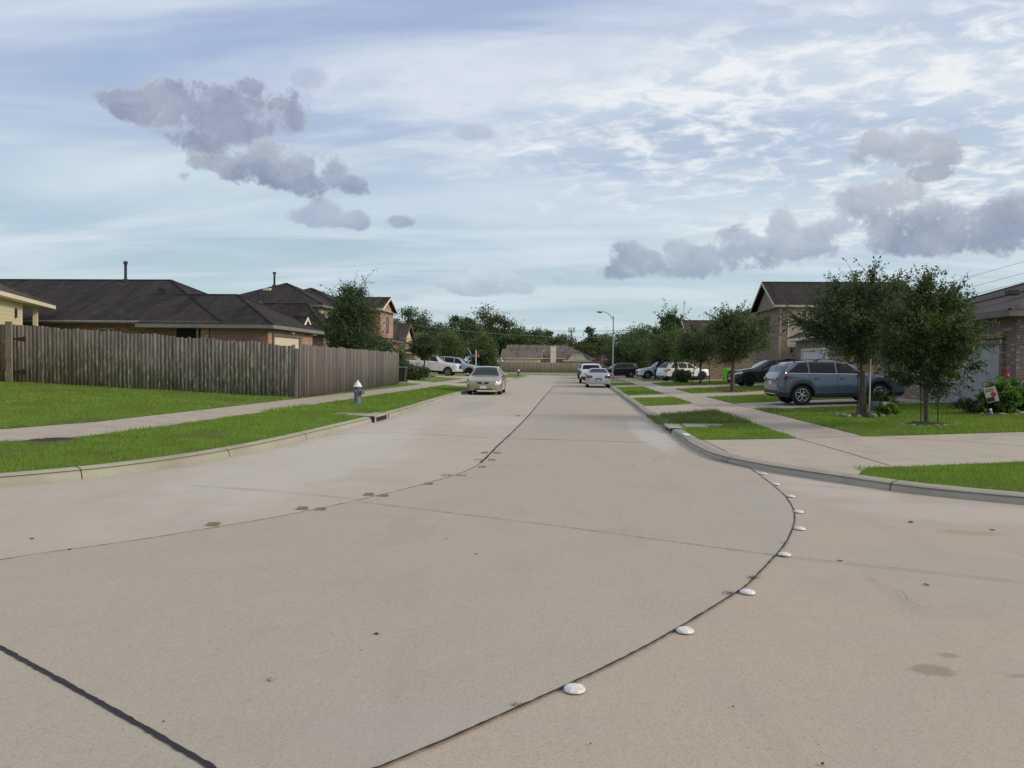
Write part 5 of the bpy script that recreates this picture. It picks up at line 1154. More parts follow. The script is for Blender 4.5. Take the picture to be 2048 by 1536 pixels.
tree('elm_tree', 12.6, 84, 5.0, .6, 2.4, 'bushy tree between the roof-rack SUV and the hipped house', 'leaf_dark', 15000, .12, 80, .5, 23, twigs=40, tr=.16)
# left side
tree('elm_tree', -15.2, 51.2, 6.0, .35, 1.62, 'tall pointed bushy tree behind the grey picket fence, wispy shoots on top', 'leaf_elm', 60000, .07, 210, .40, 31, twigs=420, twl=1.7, tr=.16, shape='cone', ry=1.8, up=.95)
tree('elm_tree', -13.9, 70, 3.8, 1.5, 1.2, 'small round-crowned tree in front of the white pickup truck', 'leaf_elm', 18000, .07, 90, .30, 33, twigs=60, twl=.5, tr=.08, bark='bark')
tree('elm_tree', -15.1, 90.5, 5.0, .6, 2.2, 'loose grey-green street tree behind the pale silver SUV', 'leaf_mid', 16000, .10, 90, .45, 35, twigs=120, twl=1.0, tr=.14)
tree('elm_tree', -11.3, 94, 4.9, .3, 1.6, 'broad low-branching street tree behind the street-name sign post', 'leaf_mid', 18000, .11, 110, .45, 36, twigs=80, twl=1.0, tr=.14, shape='cone')
tree('garden_tree', -14.2, 58.5, 2.7, .3, .95, 'ragged leafy shrub tree showing above the far end of the grey picket fence', 'leaf_olive', 8000, .09, 60, .32, 38, twigs=90, twl=.7, tr=.06, cat='shrub')
# the belt of big trees beyond the cross street
for (px_, yy, h, hw, lf, sp, lab) in [
    (800, 121, 8.3, 3.6, 'leaf_mid', 41, 'bright green tree top just right of the brick gable, far left of the treeline'),
    (838, 126, 9.6, 3.4, 'leaf_dark', 42, 'dark ragged oak top standing above the round tree on the left'),
    (868, 132, 7.6, 3.4, 'leaf_dark', 43, 'lower dark tree filling the dip between the ragged oak and the great round oak'),
    (922, 134, 9.3, 4.0, 'leaf_dark', 44, 'left half dome of the great dark oak at the street end'),
    (970, 172, 12.6, 6.6, 'leaf_aut', 45, 'great oak dome with brownish top at the street end, tallest of the treeline'),
    (1012, 176, 11.2, 5.0, 'leaf_aut', 46, 'brown-tinged oak shoulder right of the great oak dome'),
    (1042, 168, 8.6, 4.4, 'leaf_mid', 47, 'pale green tree behind the left part of the end house'),
    (1076, 172, 9.5, 4.4, 'leaf_mid', 48, 'tree with spiky top behind the end house chimney'),
    (1102, 178, 8.3, 4.0, 'leaf_dark', 49, 'dark low tree right behind the end house roof ridge'),
    (1138, 172, 7.3, 5.0, 'leaf_aut', 50, 'broad brown-and-green mound of a tree above the right end of the end house'),
    (1181, 176, 8.8, 2.5, 'leaf_dark', 51, 'upright dark tree with a pointed top left of the street lamp'),
    (1204, 180, 8.6, 2.6, 'leaf_mid', 52, 'upright tree with two knobs just left of the lamp pole'),
    (1228, 170, 5.2, 3.4, 'leaf_mid', 53, 'low pale tree behind the lamp pole'),
    (1262, 150, 8.0, 4.6, 'leaf_mid', 54, 'large rounded tree right of the lamp pole beyond the cross street'),
    (1300, 150, 6.4, 4.4, 'leaf_dark', 55, 'dark tree between the large rounded one and the spiky street tree'),
    (1345, 155, 6.6, 5.0, 'leaf_mid', 56, 'green tree mass glimpsed behind the spiky street tree'),
    (745, 130, 7.5, 4.5, 'leaf_mid', 57, 'tree glimpsed behind the two-storey brick gable')]:
    v_ = ray(px_, 720); X0_ = v_[0]/v_[1]*yy
    tree('oak_tree', X0_, yy, h, .6, hw, lab, lf, 17000, .19*(yy/130), 70, .75*(hw/4)**.5, sp, tr=.3, twigs=26, twl=1.2, z=.1, bark='bark_d', shape='dome', group='treeline beyond the cross street')
# shrubs
def shrub(x, y, h, r, label, lf, n, size, seed, twigs=40, twl=.35): return tree('shrub', x, y, h, .02, r, label, lf, n, size, 46, r*.22, seed, twigs=twigs, twl=twl, tr=.025, cat='shrub')
shrub(11.9, 22.6, .92, .40, 'bright green leafy shrub beside the brick corner of the garage', 'leaf_bright', 4200, .075, 61)
shrub(12.7, 22.9, .5, .3, 'darker low shrub against the brick wall at the right edge of the photo', 'leaf_elm2', 2200, .06, 62)
shrub(11.1, 22.7, .42, .3, 'thin brownish ornamental grass clump left of the bright green shrub', 'leaf_olive', 1200, .05, 63)
shrub(8.45, 62.5, 1.0, .65, 'spreading olive shrub hiding the white SUV rear wheel', 'leaf_olive', 6000, .09, 64)
shrub(-12.2, 57.8, .95, 1.0, 'dark shrub at the end of the grey picket fence', 'leaf_elm', 4500, .09, 65)
shrub(-15.6, 69.5, 1.0, .6, 'dark bush hiding the rear wheel of the white pickup', 'leaf_elm', 4500, .09, 66)
shrub(8.85, 22.55, .34, .26, 'yellow-green drooping plant at the foot of the braced tree', 'leaf_bright', 900, .06, 67, 12, .2)
shrub(10.3, 27.0, .3, .3, 'low green shrub behind the nearest tree by the driveway edge', 'leaf_elm2', 2600, .06, 68)
# stakes, braces and rings
def stake(x, y, h, label, col='iron', r=.014, lean=0): return tag(MB().tube([(x, y, z0(x, y)-.1), (x+lean, y, z0(x, y)+h)], r, 6).build('tree_stake', M[col]), label, 'stake')
stake(8.08, 22.85, 1.75, 'black metal stake just left of the yellow-braced trunk'); stake(8.40, 22.8, 1.75, 'pale wooden stake tied to the right of the yellow-braced trunk', 'trim_w', .02)
tag(MB().box(8.17, 8.37, 22.76, 22.79, 1.55, 1.75).build('trunk_brace', M['amber']), 'yellow brace wrapped round the trunk in front of the slate-blue SUV', 'brace')
stake(8.37, 19.4, 1.35, 'dark green stake left of the nearest tree trunk', lean=-.05); stake(8.73, 19.35, 1.35, 'dark green stake right of the nearest tree trunk')
stake(8.35, 56.2, 1.6, 'thin dark stake leaning left of the young street tree', r=.03, lean=.18); stake(9.62, 56.2, 1.6, 'thin dark stake leaning right of the young street tree', r=.03, lean=-.12)
mulch(8.27, 22.9, .62, 'dark mulch bed at the foot of the yellow-braced tree'); mulch(8.55, 19.5, .52, 'dark mulch circle under the nearest staked tree'); mulch(8.35, 41.9, .75, 'dark mulch circle under the wide olive-green tree'); mulch(-13.9, 69.6, 1.2, 'mulch bed under the round-crowned tree by the pickup'); mulch(8.95, 56.3, .5, 'mulch mound under the young street tree')
ring_stones(8.27, 22.9, .72, 9, .11, 4, 'brown rock of the broken ring round the yellow-braced tree', (pi*.85, pi*2.0), 'rocks round the braced tree')
ring_stones(8.55, 19.5, .60, 12, .055, 5, 'small pale cobble edging the mulch under the nearest staked tree', (pi*.9, pi*2.1), 'cobbles round the nearest tree')
ring_stones(8.35, 41.9, .85, 9, .07, 6, 'pale cobble edging the mulch under the wide olive-green tree', (pi*1.0, pi*2.0), 'cobbles round the olive tree')
ring_stones(11.7, 22.25, .5, 5, .10, 7, 'brown rock at the foot of the bright green shrub', (pi*1.0, pi*2.0), 'rocks by the garage shrub')
ring_stones(-13.6, 68.6, .9, 4, .16, 9, 'pale block on the mulch edge under the round-crowned tree', (pi*1.2, pi*1.9), 'blocks under the round tree')
# ------------------------------------------------------------ grass blades
def blades(name, P, H, W_, m, rng, label, kind='stuff', lean=.5):
    n = len(P); Z = ht(P)-.012; a = rng.random(n)*2*pi; h = H*(.55+.75*rng.random(n)); w = W_*(.7+.6*rng.random(n)); la = rng.random(n)*2*pi; ll = lean*h*rng.random(n)
    B = np.column_stack([P, Z]); dx = np.column_stack([np.cos(a)*w/2, np.sin(a)*w/2, np.zeros(n)])
    tip = B+np.column_stack([np.cos(la)*ll, np.sin(la)*ll, h]); V = np.stack([B-dx, B+dx, tip], 1).reshape(-1, 3)
    return tag(npmesh(name, V, np.arange(3*n).reshape(-1, 3), m, k=3, attr=rng.random(n)), label, kind=kind)
V_, F_, road_, walk_, drv_, C_g = GV
gr = ~road_ & ~walk_ & ~drv_
TA = V_[F_[gr]]; cen = TA.mean(axis=1); ar_ = .5*np.abs((TA[:, 1, 0]-TA[:, 0, 0])*(TA[:, 2, 1]-TA[:, 0, 1])-(TA[:, 2, 0]-TA[:, 0, 0])*(TA[:, 1, 1]-TA[:, 0, 1]))
dv = np.hypot(cen[:, 0], cen[:, 1]); vis = (cen[:, 1] > 8.5) & (cen[:, 1] < 70) & (np.abs(cen[:, 0]) < 26) & ~((cen[:, 0] < -10.2) & (cen[:, 1] > 28.2)) & ~((cen[:, 0] > 12.9) & (cen[:, 1] > 24)) & (cen[:, 0] > -.86*cen[:, 1]-2) & (cen[:, 0] < .66*cen[:, 1]+2)
keepm = (np.hypot(cen[:, 0]-8.27, cen[:, 1]-22.9) > .5)
def okblade(P):
    k = (dist_poly(P, KLs) > .185) & (dist_poly(P, KRs) > .25)
    for a, b, c, d in ((-7.0, -5.6, 20.9, 21.8), (2.3, 3.6, 19.3, 20.1)): k &= ~((P[:, 0] > a) & (P[:, 0] < b) & (P[:, 1] > c) & (P[:, 1] < d))
    for a, b, r in ((8.27, 22.9, .5), (8.55, 19.5, .45), (-9.2, 12.72, .44)): k &= np.hypot(P[:, 0]-a, P[:, 1]-b) > r
    return k
def scatter(lo, hi, dens, H, W_, nm, lab):
    rng = np.random.default_rng(int(lo*7)+5); s = vis & keepm & (dv >= lo) & (dv < hi); T = TA[s]; A = ar_[s]; N = int(A.sum()*dens)
    i = rng.choice(len(T), size=N, p=A/A.sum()); r1 = np.sqrt(rng.random(N))[:, None]; r2 = rng.random(N)[:, None]
    P = (1-r1)*T[i, 0]+r1*(1-r2)*T[i, 1]+r1*r2*T[i, 2]
    P = P[okblade(P)]
    cl = np.sin(P[:, 0]*2.1+np.cos(P[:, 1]*1.3)*2)*np.sin(P[:, 1]*1.7+P[:, 0]*.6); HH = H*(1+.25*cl)
    return blades(nm, P, HH, W_, M['blade'], rng, lab)
scatter(0, 15.5, 3600, .052, .010, 'grass', 'short green lawn grass nearest the camera on both verges')
scatter(15.5, 24, 1500, .056, .016, 'grass', 'short green lawn grass in the middle distance')
scatter(24, 36, 600, .065, .028, 'grass', 'short green lawn grass round the near driveways and fence')
scatter(36, 72, 150, .07, .05, 'grass', 'short green lawn grass of the further verges')
# ragged taller weeds
rngw = np.random.default_rng(77)
def weeds(x0_, x1_, y0_, y1_, n, H, lab, lean=.7, W_=.012, m='blade_d', cond=None):
    P = np.column_stack([rngw.uniform(x0_, x1_, n), rngw.uniform(y0_, y1_, n)])
    if cond is not None: P = P[cond(P)]
    return blades('weeds', P, .8*H*(.5+rngw.random(len(P))), W_, M[m], rngw, lab, lean=lean)
isl = lambda P: ~inpoly(P, DRIVES[1]) & (P[:, 0] > 2.65) & (P[:, 0] < 4.7) & (np.abs(np.sin(P[:, 0]*3+P[:, 1]*2.1)) > .2)
weeds(2.5, 4.7, 20.6, 26.4, 9000, .15, 'tall seedy weeds on the grass island behind the right storm drain', cond=isl, W_=.014)
weeds(2.15, 3.2, 20.4, 23.6, 3200, .10, 'weeds spilling over the right kerb beside the storm drain', W_=.014)
weeds(6.1, 6.8, 24.4, 27.0, 1500, .11, 'weeds along the walk edge by the slate-blue SUV driveway', W_=.014)
weeds(-8.85, -8.35, 13.6, 15.4, 700, .10, 'darker tuft of weeds on the verge beside the manhole', m='blade', W_=.012)
weeds(-8.9, -8.3, 21.0, 24.6, 1200, .09, 'rough weeds along the left walk near the fence corner', m='blade', W_=.014)
weeds(4.25, 5.6, 11.6, 12.2, 1500, .07, 'grass tips overhanging the edge of the near right patch', m='blade', W_=.009)
weeds(7.8, 8.9, 22.2, 23.3, 500, .14, 'straggly growth among the rocks of the braced tree', m='blade_d', W_=.012)
# ------------------------------------------------------------ hydrants
def hydrant(x, y, label, s=1.0, rz=0):
    r = empty('fire_hydrant', (x, y, z0(x, y)-.01), rz, label, 'fire hydrant', 'fire hydrants on the left verge'); r.scale = (s,)*3
    b = MB(); b.lathe([(.0, .0), (.17, .0), (.17, .035), (.125, .045), (.12, .07), (.115, .30), (.135, .31), (.135, .335), (.118, .345), (.118, .56), (.13, .58), (.145, .60), (.145, .615), (.0, .615)], 20)
    for k in range(8): b.lathe([(.0, .0), (.014, .0), (.014, .05), (0, .05)], 6, c=(.148*cos(k*pi/4), .148*sin(k*pi/4), .02))
    b.build('barrel', M['hyd'], r, smooth=True)
    MB().lathe([(.148, .617), (.155, .625), (.155, .65), (.125, .665), (.105, .72), (.07, .77), (.035, .80), (.03, .815), (.032, .85), (.0, .855)], 20).build('bonnet', M['hydw'], r, smooth=True)
    MB().lathe([(.0, -.24), (.085, -.24), (.085, -.20), (.075, -.19), (.065, -.10)], 14, axis='y', c=(0, 0, .45)).build('pumper_nozzle', M['hyd'], r, smooth=True).rotation_euler = (0, 0, .9)
    for sx_ in (-1, 1):
        o = MB().lathe([(.0, -.20), (.055, -.20), (.055, -.165), (.048, -.155), (.045, -.10)], 12, axis='y', c=(0, 0, .47)).build('hose_nozzle', M['hyd'], r, smooth=True); o.rotation_euler = (0, 0, .9+sx_*pi/2)
    return r
hydrant(-7.42, 25.8, 'near grey fire hydrant with white bonnet on the left verge', 1.0, .3)
hydrant(-6.75, 91, 'small distant white-topped hydrant near the far left street corner', 1.0)
# ------------------------------------------------------------ storm drains
def inlet(name, x, y, ang, side, m, label, w=1.5):
    r = empty(name, (x, y, 0), ang, label, 'storm drain'); k = side     # local y runs along the kerb, local +x*k goes away from the road
    def bx(mb, a, b, c, d, e, f): return mb.box(min(k*a, k*b), max(k*a, k*b), c, d, e, f)
    T = .175 if m is M['kerb'] else .135
    bx(MB(), -.045, .36, -w/2, w/2, T-.055, T).build('top_slab', m, r, bevel=.015)
    for sg in (-1, 1):
        s_ = MB(); c_ = sg*(w/2-.09); s_.add([(k*-.05, c_-.09, -.02), (k*-.05, c_+.09, -.02), (k*.3, c_+.09, -.02), (k*.3, c_-.09, -.02), (k*-.03, c_-.09, T-.056), (k*-.03, c_+.09, T-.056), (k*.3, c_+.09, T-.056), (k*.3, c_-.09, T-.056)], [(0, 1, 5, 4), (1, 2, 6, 5), (3, 0, 4, 7)]); s_.build('end_block', m, r)
    v_ = MB(); bx(v_, -.024, .2, -w/2+.18, w/2-.18, -.01, T-.057); v_.build('throat_shade_block', M['dark'], r)  # solid black block painted for the shade inside the drain
    for sg in (-1, 1):
        g = MB(); bx(g, -.048, .365, sg*(w/2+.014)-.011, sg*(w/2+.014)+.011, -.01, T-.004); g.build('drain_seam', M['joint'], r)
    bx(MB(), .362, 1.35, w*.05, w*.05+.22, .12, .178).build('apron', M['kerb'], r); bx(MB(), .364, .9, -w*.35, w*.03, .12, .170).build('cover_frame', M['kerb'], r)
    return r
inlet('storm_drain', -5.47, 21.3, .0, -1, M['kerb'], 'storm drain opening in the left kerb below the near hydrant', 1.55)
inlet('storm_drain', 2.34, 19.55, .0, 1, M['kerb_r'], 'storm drain opening in the right kerb beside the weedy island', 1.35)
p = GZ(1380, 878, zz=.11); tag(MB().box(-.07, .07, -.28, .28, 0, .004).build('paint_patch', M['hydw']), 'smudged white paint patch on the right kerb top near the drain', 'paint mark').location = (2.47, 17.3, .122)
# manhole
mh = empty('manhole_cover', (-9.12, 12.72, z0(-9.12, 12.72)), 0, 'round rusty cast-iron manhole cover set in the left sidewalk', 'manhole')
cv = MB(); cv.lathe([(0, .012), (.42, .012), (.43, .004), (.49, .004), (.50, -.02)], 40)
for i in range(-4, 5):
    for j in range(-4, 5):
        if hypot(i, j)*.075 < .33: cv.box(i*.075-.02, i*.075+.02, j*.075-.02, j*.075+.02, .01, .018)
cv.build('cover', M['rust'], mh)
# ------------------------------------------------------------ road markers
ordn = ['nearest', 'second', 'third', 'fourth', 'fifth', 'sixth', 'seventh', 'eighth', 'ninth']
first = None
for i, (px_, py_) in enumerate([(1149, 1379), (1370, 1262), (1495, 1185), (1569, 1110), (1600, 1058), (1597, 1024), (1581, 993), (1552, 969), (1527, 948)]):
    x, y = GZ(px_, py_, zz=.004)
    if first is None: first = MB().lathe([(.0, .0), (.056, .0), (.056, .004), (.050, .012), (.036, .018), (.018, .021), (0, .022)], 28).build('road_button', M['offw'], None, smooth=True); o = first
    else: o = first.copy(); COL.objects.link(o)
    o.location = (x, y, .005); o.rotation_euler = (0, 0, i*.7)
    tag(o, f'{ordn[i]} white domed road button from the camera along the curved right-hand joint', 'road button', 'white road buttons on the curved joint')
mk = None
YM = [(427, 1050, 'lone amber marker left of the centre joint, nearest the camera'), (605, 1018, 'left amber marker of the second group from the camera'), (641, 1020, 'right amber marker of the second group from the camera'), (738, 990, 'left amber marker of the third group, just above the joint'), (767, 993, 'right amber marker of the third group, on the joint'), (857, 969, 'single amber marker on the joint between the pairs and the worn rings'), (965, 935, 'dark low marker right of the joint, just after its bend'), (984, 921, 'amber marker right of the joint, opposite the worn outline'), (995, 907, 'amber marker right of the joint in the furthest close pair'), (970, 906, 'amber marker left of the joint in the furthest close pair'), (1036, 832, 'tiny distant marker beside the straight centre joint')]
for i, (px_, py_, lab) in enumerate(YM):
    x, y = GZ(px_, py_, zz=.0)
    if mk is None:
        mk = MB().add([(-.05, -.05, 0), (.05, -.05, 0), (.05, .05, 0), (-.05, .05, 0), (-.043, -.025, .018), (.043, -.025, .018), (.043, .03, .018), (-.043, .03, .018)], [(4, 5, 6, 7), (1, 2, 6, 5), (2, 3, 7, 6), (3, 0, 4, 7)], 0).add([(-.05, -.05, 0), (.05, -.05, 0), (.043, -.025, .018), (-.043, -.025, .018)], [(0, 1, 2, 3)], 1).build('road_marker', [M['markd'], M['amber']]); o = mk
    else: o = mk.copy(); COL.objects.link(o)
    o.location = (x, y, .005); o.rotation_euler = (0, 0, atan2(1, 1.2)*(.35 if i > 5 else .1)); o.scale = (1.15, 1.05, 1.0); tag(o, lab, 'road marker', 'amber reflective markers by the centre joint')
for px_, py_, lab in [(893, 951, 'left worn glue outline of a missing marker beside the joint'), (923, 952, 'right worn glue outline of a missing marker on the joint'), (957, 920, 'worn glue outline of a missing marker left of the bend')]:
    x, y = GZ(px_, py_, zz=0); mb = MB()
    for (a, b, c, d) in ((-.06, .06, -.055, -.045), (-.06, .06, .045, .055), (-.06, -.05, -.045, .045), (.05, .06, -.045, .045)): mb.box(a, b, c, d, 0, .003)
    o = mb.build('glue_outline', M['markd']); o.location = (x, y, .0085); tag(o, lab, 'marker scar', 'scars of missing road markers')
# debris on the road
def chip(px_, py_, s, lab, m='stone', nm='pebble', hgt=.5):
    x, y = GZ(px_, py_, zz=0); o = MB().blob((0, 0, s*hgt*.6), (s, s*.6, s*hgt), int(px_), rough=.3, nu=8, nv=5).build(nm, M[m], None); o.location = (x, y, .004); o.rotation_euler = (0, 0, px_ % 3); tag(o, lab, nm.replace('_', ' '))
chip(542, 1362, .020, 'greyish pebble on the main slab, larger of the two in the lower left'); chip(753, 1270, .016, 'small dark pebble on the main slab left of centre', 'bark')
chip(952, 1109, .016, 'flat dark leaf fragment in the middle of the main slab', 'bark_d', 'dead_leaf', .15); chip(139, 1100, .022, 'dark leaf scrap just under the centre joint at the left', 'bark_d', 'dead_leaf', .2); chip(64, 1078, .02, 'dark leaf scrap above the centre joint near the left edge', 'bark_d', 'dead_leaf', .2)
chip(893, 1078, .014, 'tiny brown leaf scrap above the middle of the main slab', 'bark_d', 'dead_leaf', .2); chip(327, 1445, .006, 'tiny black crumb above the thick black joint', 'iron'); chip(722, 1302, .005, 'tiny black crumb below the small dark pebble', 'iron'); chip(1680, 1122, .022, 'short brown twig on the thin cross joint at the right', 'bark_d', 'twig', .15)
chip(1822, 1044, .04, 'faint dried grass scrap on the right slab below the kerb', 'leaf_olive', 'grass_scrap', .05); chip(1853, 1170, .025, 'brown leaf litter scrap right of centre on the outer slab', 'bark_d', 'dead_leaf', .1); chip(1985, 1060, .03, 'small brown litter strand near the right photo edge', 'bark_d', 'twig', .08); chip(1466, 1415, .007, 'small black crumb in the lower right slab', 'iron'); chip(1181, 1489, .006, 'tiny black crumb near the bottom centre right', 'iron'); chip(1645, 1530, .01, 'dark fleck at the bottom edge on the right', 'iron')
chip(1336, 928, .03, 'white paper scrap on the road before the right drain', 'hydw', 'paper_scrap', .1); chip(277, 775, .05, 'white scrap at the foot of the mossy fence', 'hydw', 'paper_scrap', .3)
# weeds in the joint
rj = np.array(dense(RJs, .02)); 
for (px_, py_, lab, n_) in [(1506, 1158, 'dry weed tuft in the curved joint between the third and fourth buttons', 34), (1462, 1190, 'dark soil clod and weeds by the third button', 30), (1040, 1415, 'dry grass sprig at the near end of the curved joint', 14), (1572, 1088, 'short dry sprigs in the curved joint above the fourth button', 14)]:
    x, y = GZ(px_, py_, zz=0); P = np.column_stack([x+rngw.normal(0, .025, n_), y+rngw.normal(0, .02, n_)]); n = len(P)
    a = rngw.random(n)*6.3; h = .012+.02*rngw.random(n); B = np.column_stack([P, np.full(n, .006)]); dx = np.column_stack([np.cos(a), np.sin(a), 0*a])*.003; tip = B+np.column_stack([np.cos(a)*.04, np.sin(a)*.03, h])
    tag(npmesh('weed_tuft', np.stack([B-dx, B+dx, tip], 1).reshape(-1, 3), np.arange(3*n).reshape(-1, 3), M['bark'], k=3), lab, 'weed')
# ------------------------------------------------------------ street lamp, signs, wires
sl_ = empty('street_lamp', (3.8, 80, z0(3.8, 80)), 0, 'tall grey street lamp with curved arm over the right side of the road', 'street lamp')
MB().tube([(0, 0, 0), (0, 0, 3), (.0, 0, 6.55)], [.10, .08, .055], 12).lathe([(.2, 0), (.2, .05), (.14, .06), (.14, .5), (.12, .55)], 12).build('pole', M['metal'], sl_, smooth=True)
MB().tube([(0, 0, 6.15), (-.25, 0, 6.5), (-.55, 0, 6.8), (-.9, 0, 6.95), (-1.15, 0, 6.98)], [.05, .045, .04, .035, .035], 8).build('arm', M['metal'], sl_, smooth=True)
MB().blob((-1.42, 0, 6.95), (.34, .14, .09), 2, rough=.02, nu=14, nv=8).build('lamp_head', M['metal'], sl_, smooth=True)
MB().blob((-1.38, 0, 6.88), (.2, .1, .07), 2, rough=.02).build('lens', M['glass_w'], sl_, smooth=True)
def octo(r, th, m, parent, z, y, name='sign_plate'):
    v = [(r*cos(pi/8+k*pi/4), y, z+r*sin(pi/8+k*pi/4)) for k in range(8)]; v2 = [(a, b+th, c) for a, b, c in v]
    return MB().add(v+v2, [tuple(range(7, -1, -1)), tuple(range(8, 16))]+[(k, (k+1) % 8, 8+(k+1) % 8, 8+k) for k in range(8)]).build(name, m, parent)
def text(s, size, m, parent, loc, rot=(pi/2, 0, 0), name='lettering'):
    c = bpy.data.curves.new(name, 'FONT'); c.body = s; c.size = size; c.align_x = 'CENTER'; c.align_y = 'CENTER'; c.extrude = .001
    o = bpy.data.objects.new(name, c); me = bpy.data.meshes.new_from_object(o); bpy.data.objects.remove(o); me.materials.clear(); me.materials.append(m)
    o = link(name, me, parent); o.location = loc; o.rotation_euler = rot; return o
ss = empty('stop_sign', (3.62, 98, z0(3.62, 98)), 0, 'red octagonal stop sign with blue street-name blades above, at the far right corner', 'stop sign')
MB().tube([(0, 0, 0), (0, 0, 2.75)], .035, 8).build('post', M['metal'], ss)
octo(.40, .01, M['white'], ss, 2.18, -.06, 'sign_border'); op = octo(.375, .01, M['red'], ss, 2.18, -.073); text('STOP', .30, M['white'], op, (0, -.078, 2.18))
bl = MB().box(-.42, .32, -.035, -.02, 2.6, 2.78).build('street_name_blade', M['blue'], ss); text('SHORES', .11, M['white'], bl, (-.05, -.04, 2.69)) if False else MB().box(-.3, .2, -.039, -.036, 2.68, 2.70).build('blade_border', M['white'], bl)
bl2 = MB().box(.0, .02, -.4, .4, 2.80, 2.98).build('street_name_blade', M['blue'], ss)
s2 = empty('street_sign', (-11.72, 90, z0(-11.72, 90)), 0, 'white post with blue street-name blade and red sign beside the left street tree', 'street sign')
MB().tube([(0, 0, 0), (0, 0, 2.85)], .06, 8).build('post', M['hydw'], s2); MB().box(-.62, -.06, -.03, -.01, 2.05, 2.32).build('street_name_blade', mat('blade_blue', (.12, .16, .34), .5), s2)
MB().box(.10, .42, -.03, -.01, 2.05, 2.55).build('sign_plate', mat('dull_red', (.22, .03, .035), .6), s2); MB().box(.2, .36, -.036, -.032, 2.05, 2.3).build('sign_panel', mat('faded_pink', (.62, .3, .25), .5), s2)
MB().tube([(-1.0, .1, 3.1), (-.55, .1, 2.3)], .03, 6).build('flag_rod', M['hydw'], s2)
# mast and wires far off
tw = empty('cell_tower', (-1.83, 300, 0), 0, 'distant communications mast with a ring of pale antennas above the treeline', 'antenna mast')
MB().tube([(0, 0, 0), (0, 0, 15)], [.5, .3], 8).build('mast', M['metal'], tw)
for k in range(9):
    a = 2*pi*k/9; MB().box(1.1*cos(a)-.16, 1.1*cos(a)+.16, 1.1*sin(a)-.1, 1.1*sin(a)+.1, 14.0, 15.9).build('antenna', mat('antenna_pink', (.45, .36, .38), .6) if k == 0 else bpy.data.materials['antenna_pink'], tw)
MB().lathe([(1.15, 14.2), (1.25, 14.2), (1.25, 14.3), (1.15, 14.3)], 14).build('antenna_ring', M['metal'], tw)
def wire(P, r, lab, m='wire', sag=.8):
    a, b = Vector(P[0]), Vector(P[1]); n = 30; return tag(MB().tube([a.lerp(b, i/n)-Vector((0, 0, sag*4*(i/n)*(1-i/n))) for i in range(n+1)], r, 5).build('power_line', M[m]), lab, 'power line')
wire([(-36, 118, 9.2), (32, 118, 8.4)], .03, 'lower pale overhead wire sagging across the end of the street', 'wirel', 3.0)
wire([(-36, 119, 9.9), (32, 119, 9.4)], .018, 'upper thin overhead wire across the end of the street', 'wire', 2.9)
for X_, lab in ((-36, 'left wooden utility pole holding the street-end wires, behind houses'), (32, 'right wooden utility pole holding the street-end wires, behind houses')):
    up = empty('utility_pole', (X_, 118.5, 0), 0, lab, 'utility pole'); MB().tube([(0, 0, 0), (0, 0, 10.6)], [.18, .12], 8).build('pole', M['bark'], up); MB().box(-.08, .08, -1, 1, 9.2, 9.4).build('crossarm', M['bark'], up)
wp = empty('utility_pole', (60, 66, 0), 0, 'wooden utility pole beyond the right edge carrying the corner wires', 'utility pole'); MB().tube([(0, 0, 0), (0, 0, 19)], [.2, .14], 8).build('pole', M['bark'], wp)
for dz, lab in ((0, 'top wire rising to the upper right behind the garage house'), (-1.3, 'middle wire rising to the right behind the garage house'), (-2.3, 'lowest wire rising to the right behind the garage house')):
    wire([(22, 78, 6.2+dz*.6), (60, 66, 18.2+dz)], .014, lab, 'wire', .5)
# ------------------------------------------------------------ bins, pots, garden flag
def bin_(x, y, m, lab, rz=0):
    r = empty('wheeled_bin', (x, y, z0(x, y)), rz, lab, 'trash bin')
    MB().add([(-.24, -.28, .06), (.24, -.28, .06), (.24, .22, .06), (-.24, .22, .06), (-.30, -.34, .95), (.30, -.34, .95), (.30, .34, .95), (-.30, .34, .95)], [(0, 3, 2, 1), (0, 1, 5, 4), (1, 2, 6, 5), (2, 3, 7, 6), (3, 0, 4, 7), (4, 5, 6, 7)]).build('bin_body', M[m], r, bevel=.03)
    MB().add([(-.32, -.37, .952), (.32, -.37, .952), (.32, .36, .952), (-.32, .36, .952), (-.30, -.34, .99), (.30, -.34, .99), (.28, .34, 1.05), (-.28, .34, 1.05)], [(0, 3, 2, 1), (0, 1, 5, 4), (1, 2, 6, 5), (2, 3, 7, 6), (3, 0, 4, 7), (4, 5, 6, 7)]).build('lid', M[m], r, bevel=.01)
    MB().tube([(-.26, .40, .97), (.26, .40, .97)], .02, 6).build('handle', M['iron'], r)
    for s in (-1, 1): MB().lathe([(0, -.03), (.10, -.03), (.10, .03), (0, .03)], 12, axis='x', c=(s*.27, .26, .10)).build('wheel', M['iron'], r)
    return r
bin_(12.75, 66.2, 'green_bin', 'lime-green wheeled trash bin between the white van and black SUV').scale = (1.0, 1.0, .95)
bin_(8.05, 77.2, 'binb', 'left black wheeled bin in front of the roof-rack SUV'); bin_(8.85, 77.3, 'binb', 'right black wheeled bin beside the white SUV tail', .2)
bin_(-11.3, 49.5, 'binb', 'black wheeled bin just past the end of the grey picket fence')
gn = None
pt = empty('plant_pot', (8.85, 22.75, z0(8.85, 22.75)+.12), 0, 'white square planter tilted beside the yellow-braced tree', 'planter'); MB().add([(-.09, -.09, 0), (.09, -.09, 0), (.09, .09, 0), (-.09, .09, 0), (-.13, -.13, .26), (.13, -.13, .26), (.13, .13, .26), (-.13, .13, .26)], [(0, 3, 2, 1), (0, 1, 5, 4), (1, 2, 6, 5), (2, 3, 7, 6), (3, 0, 4, 7)]).build('pot', M['white'], pt); MB().box(-.115, .115, -.115, .115, .2, .235).build('soil', M['mulch'], pt)
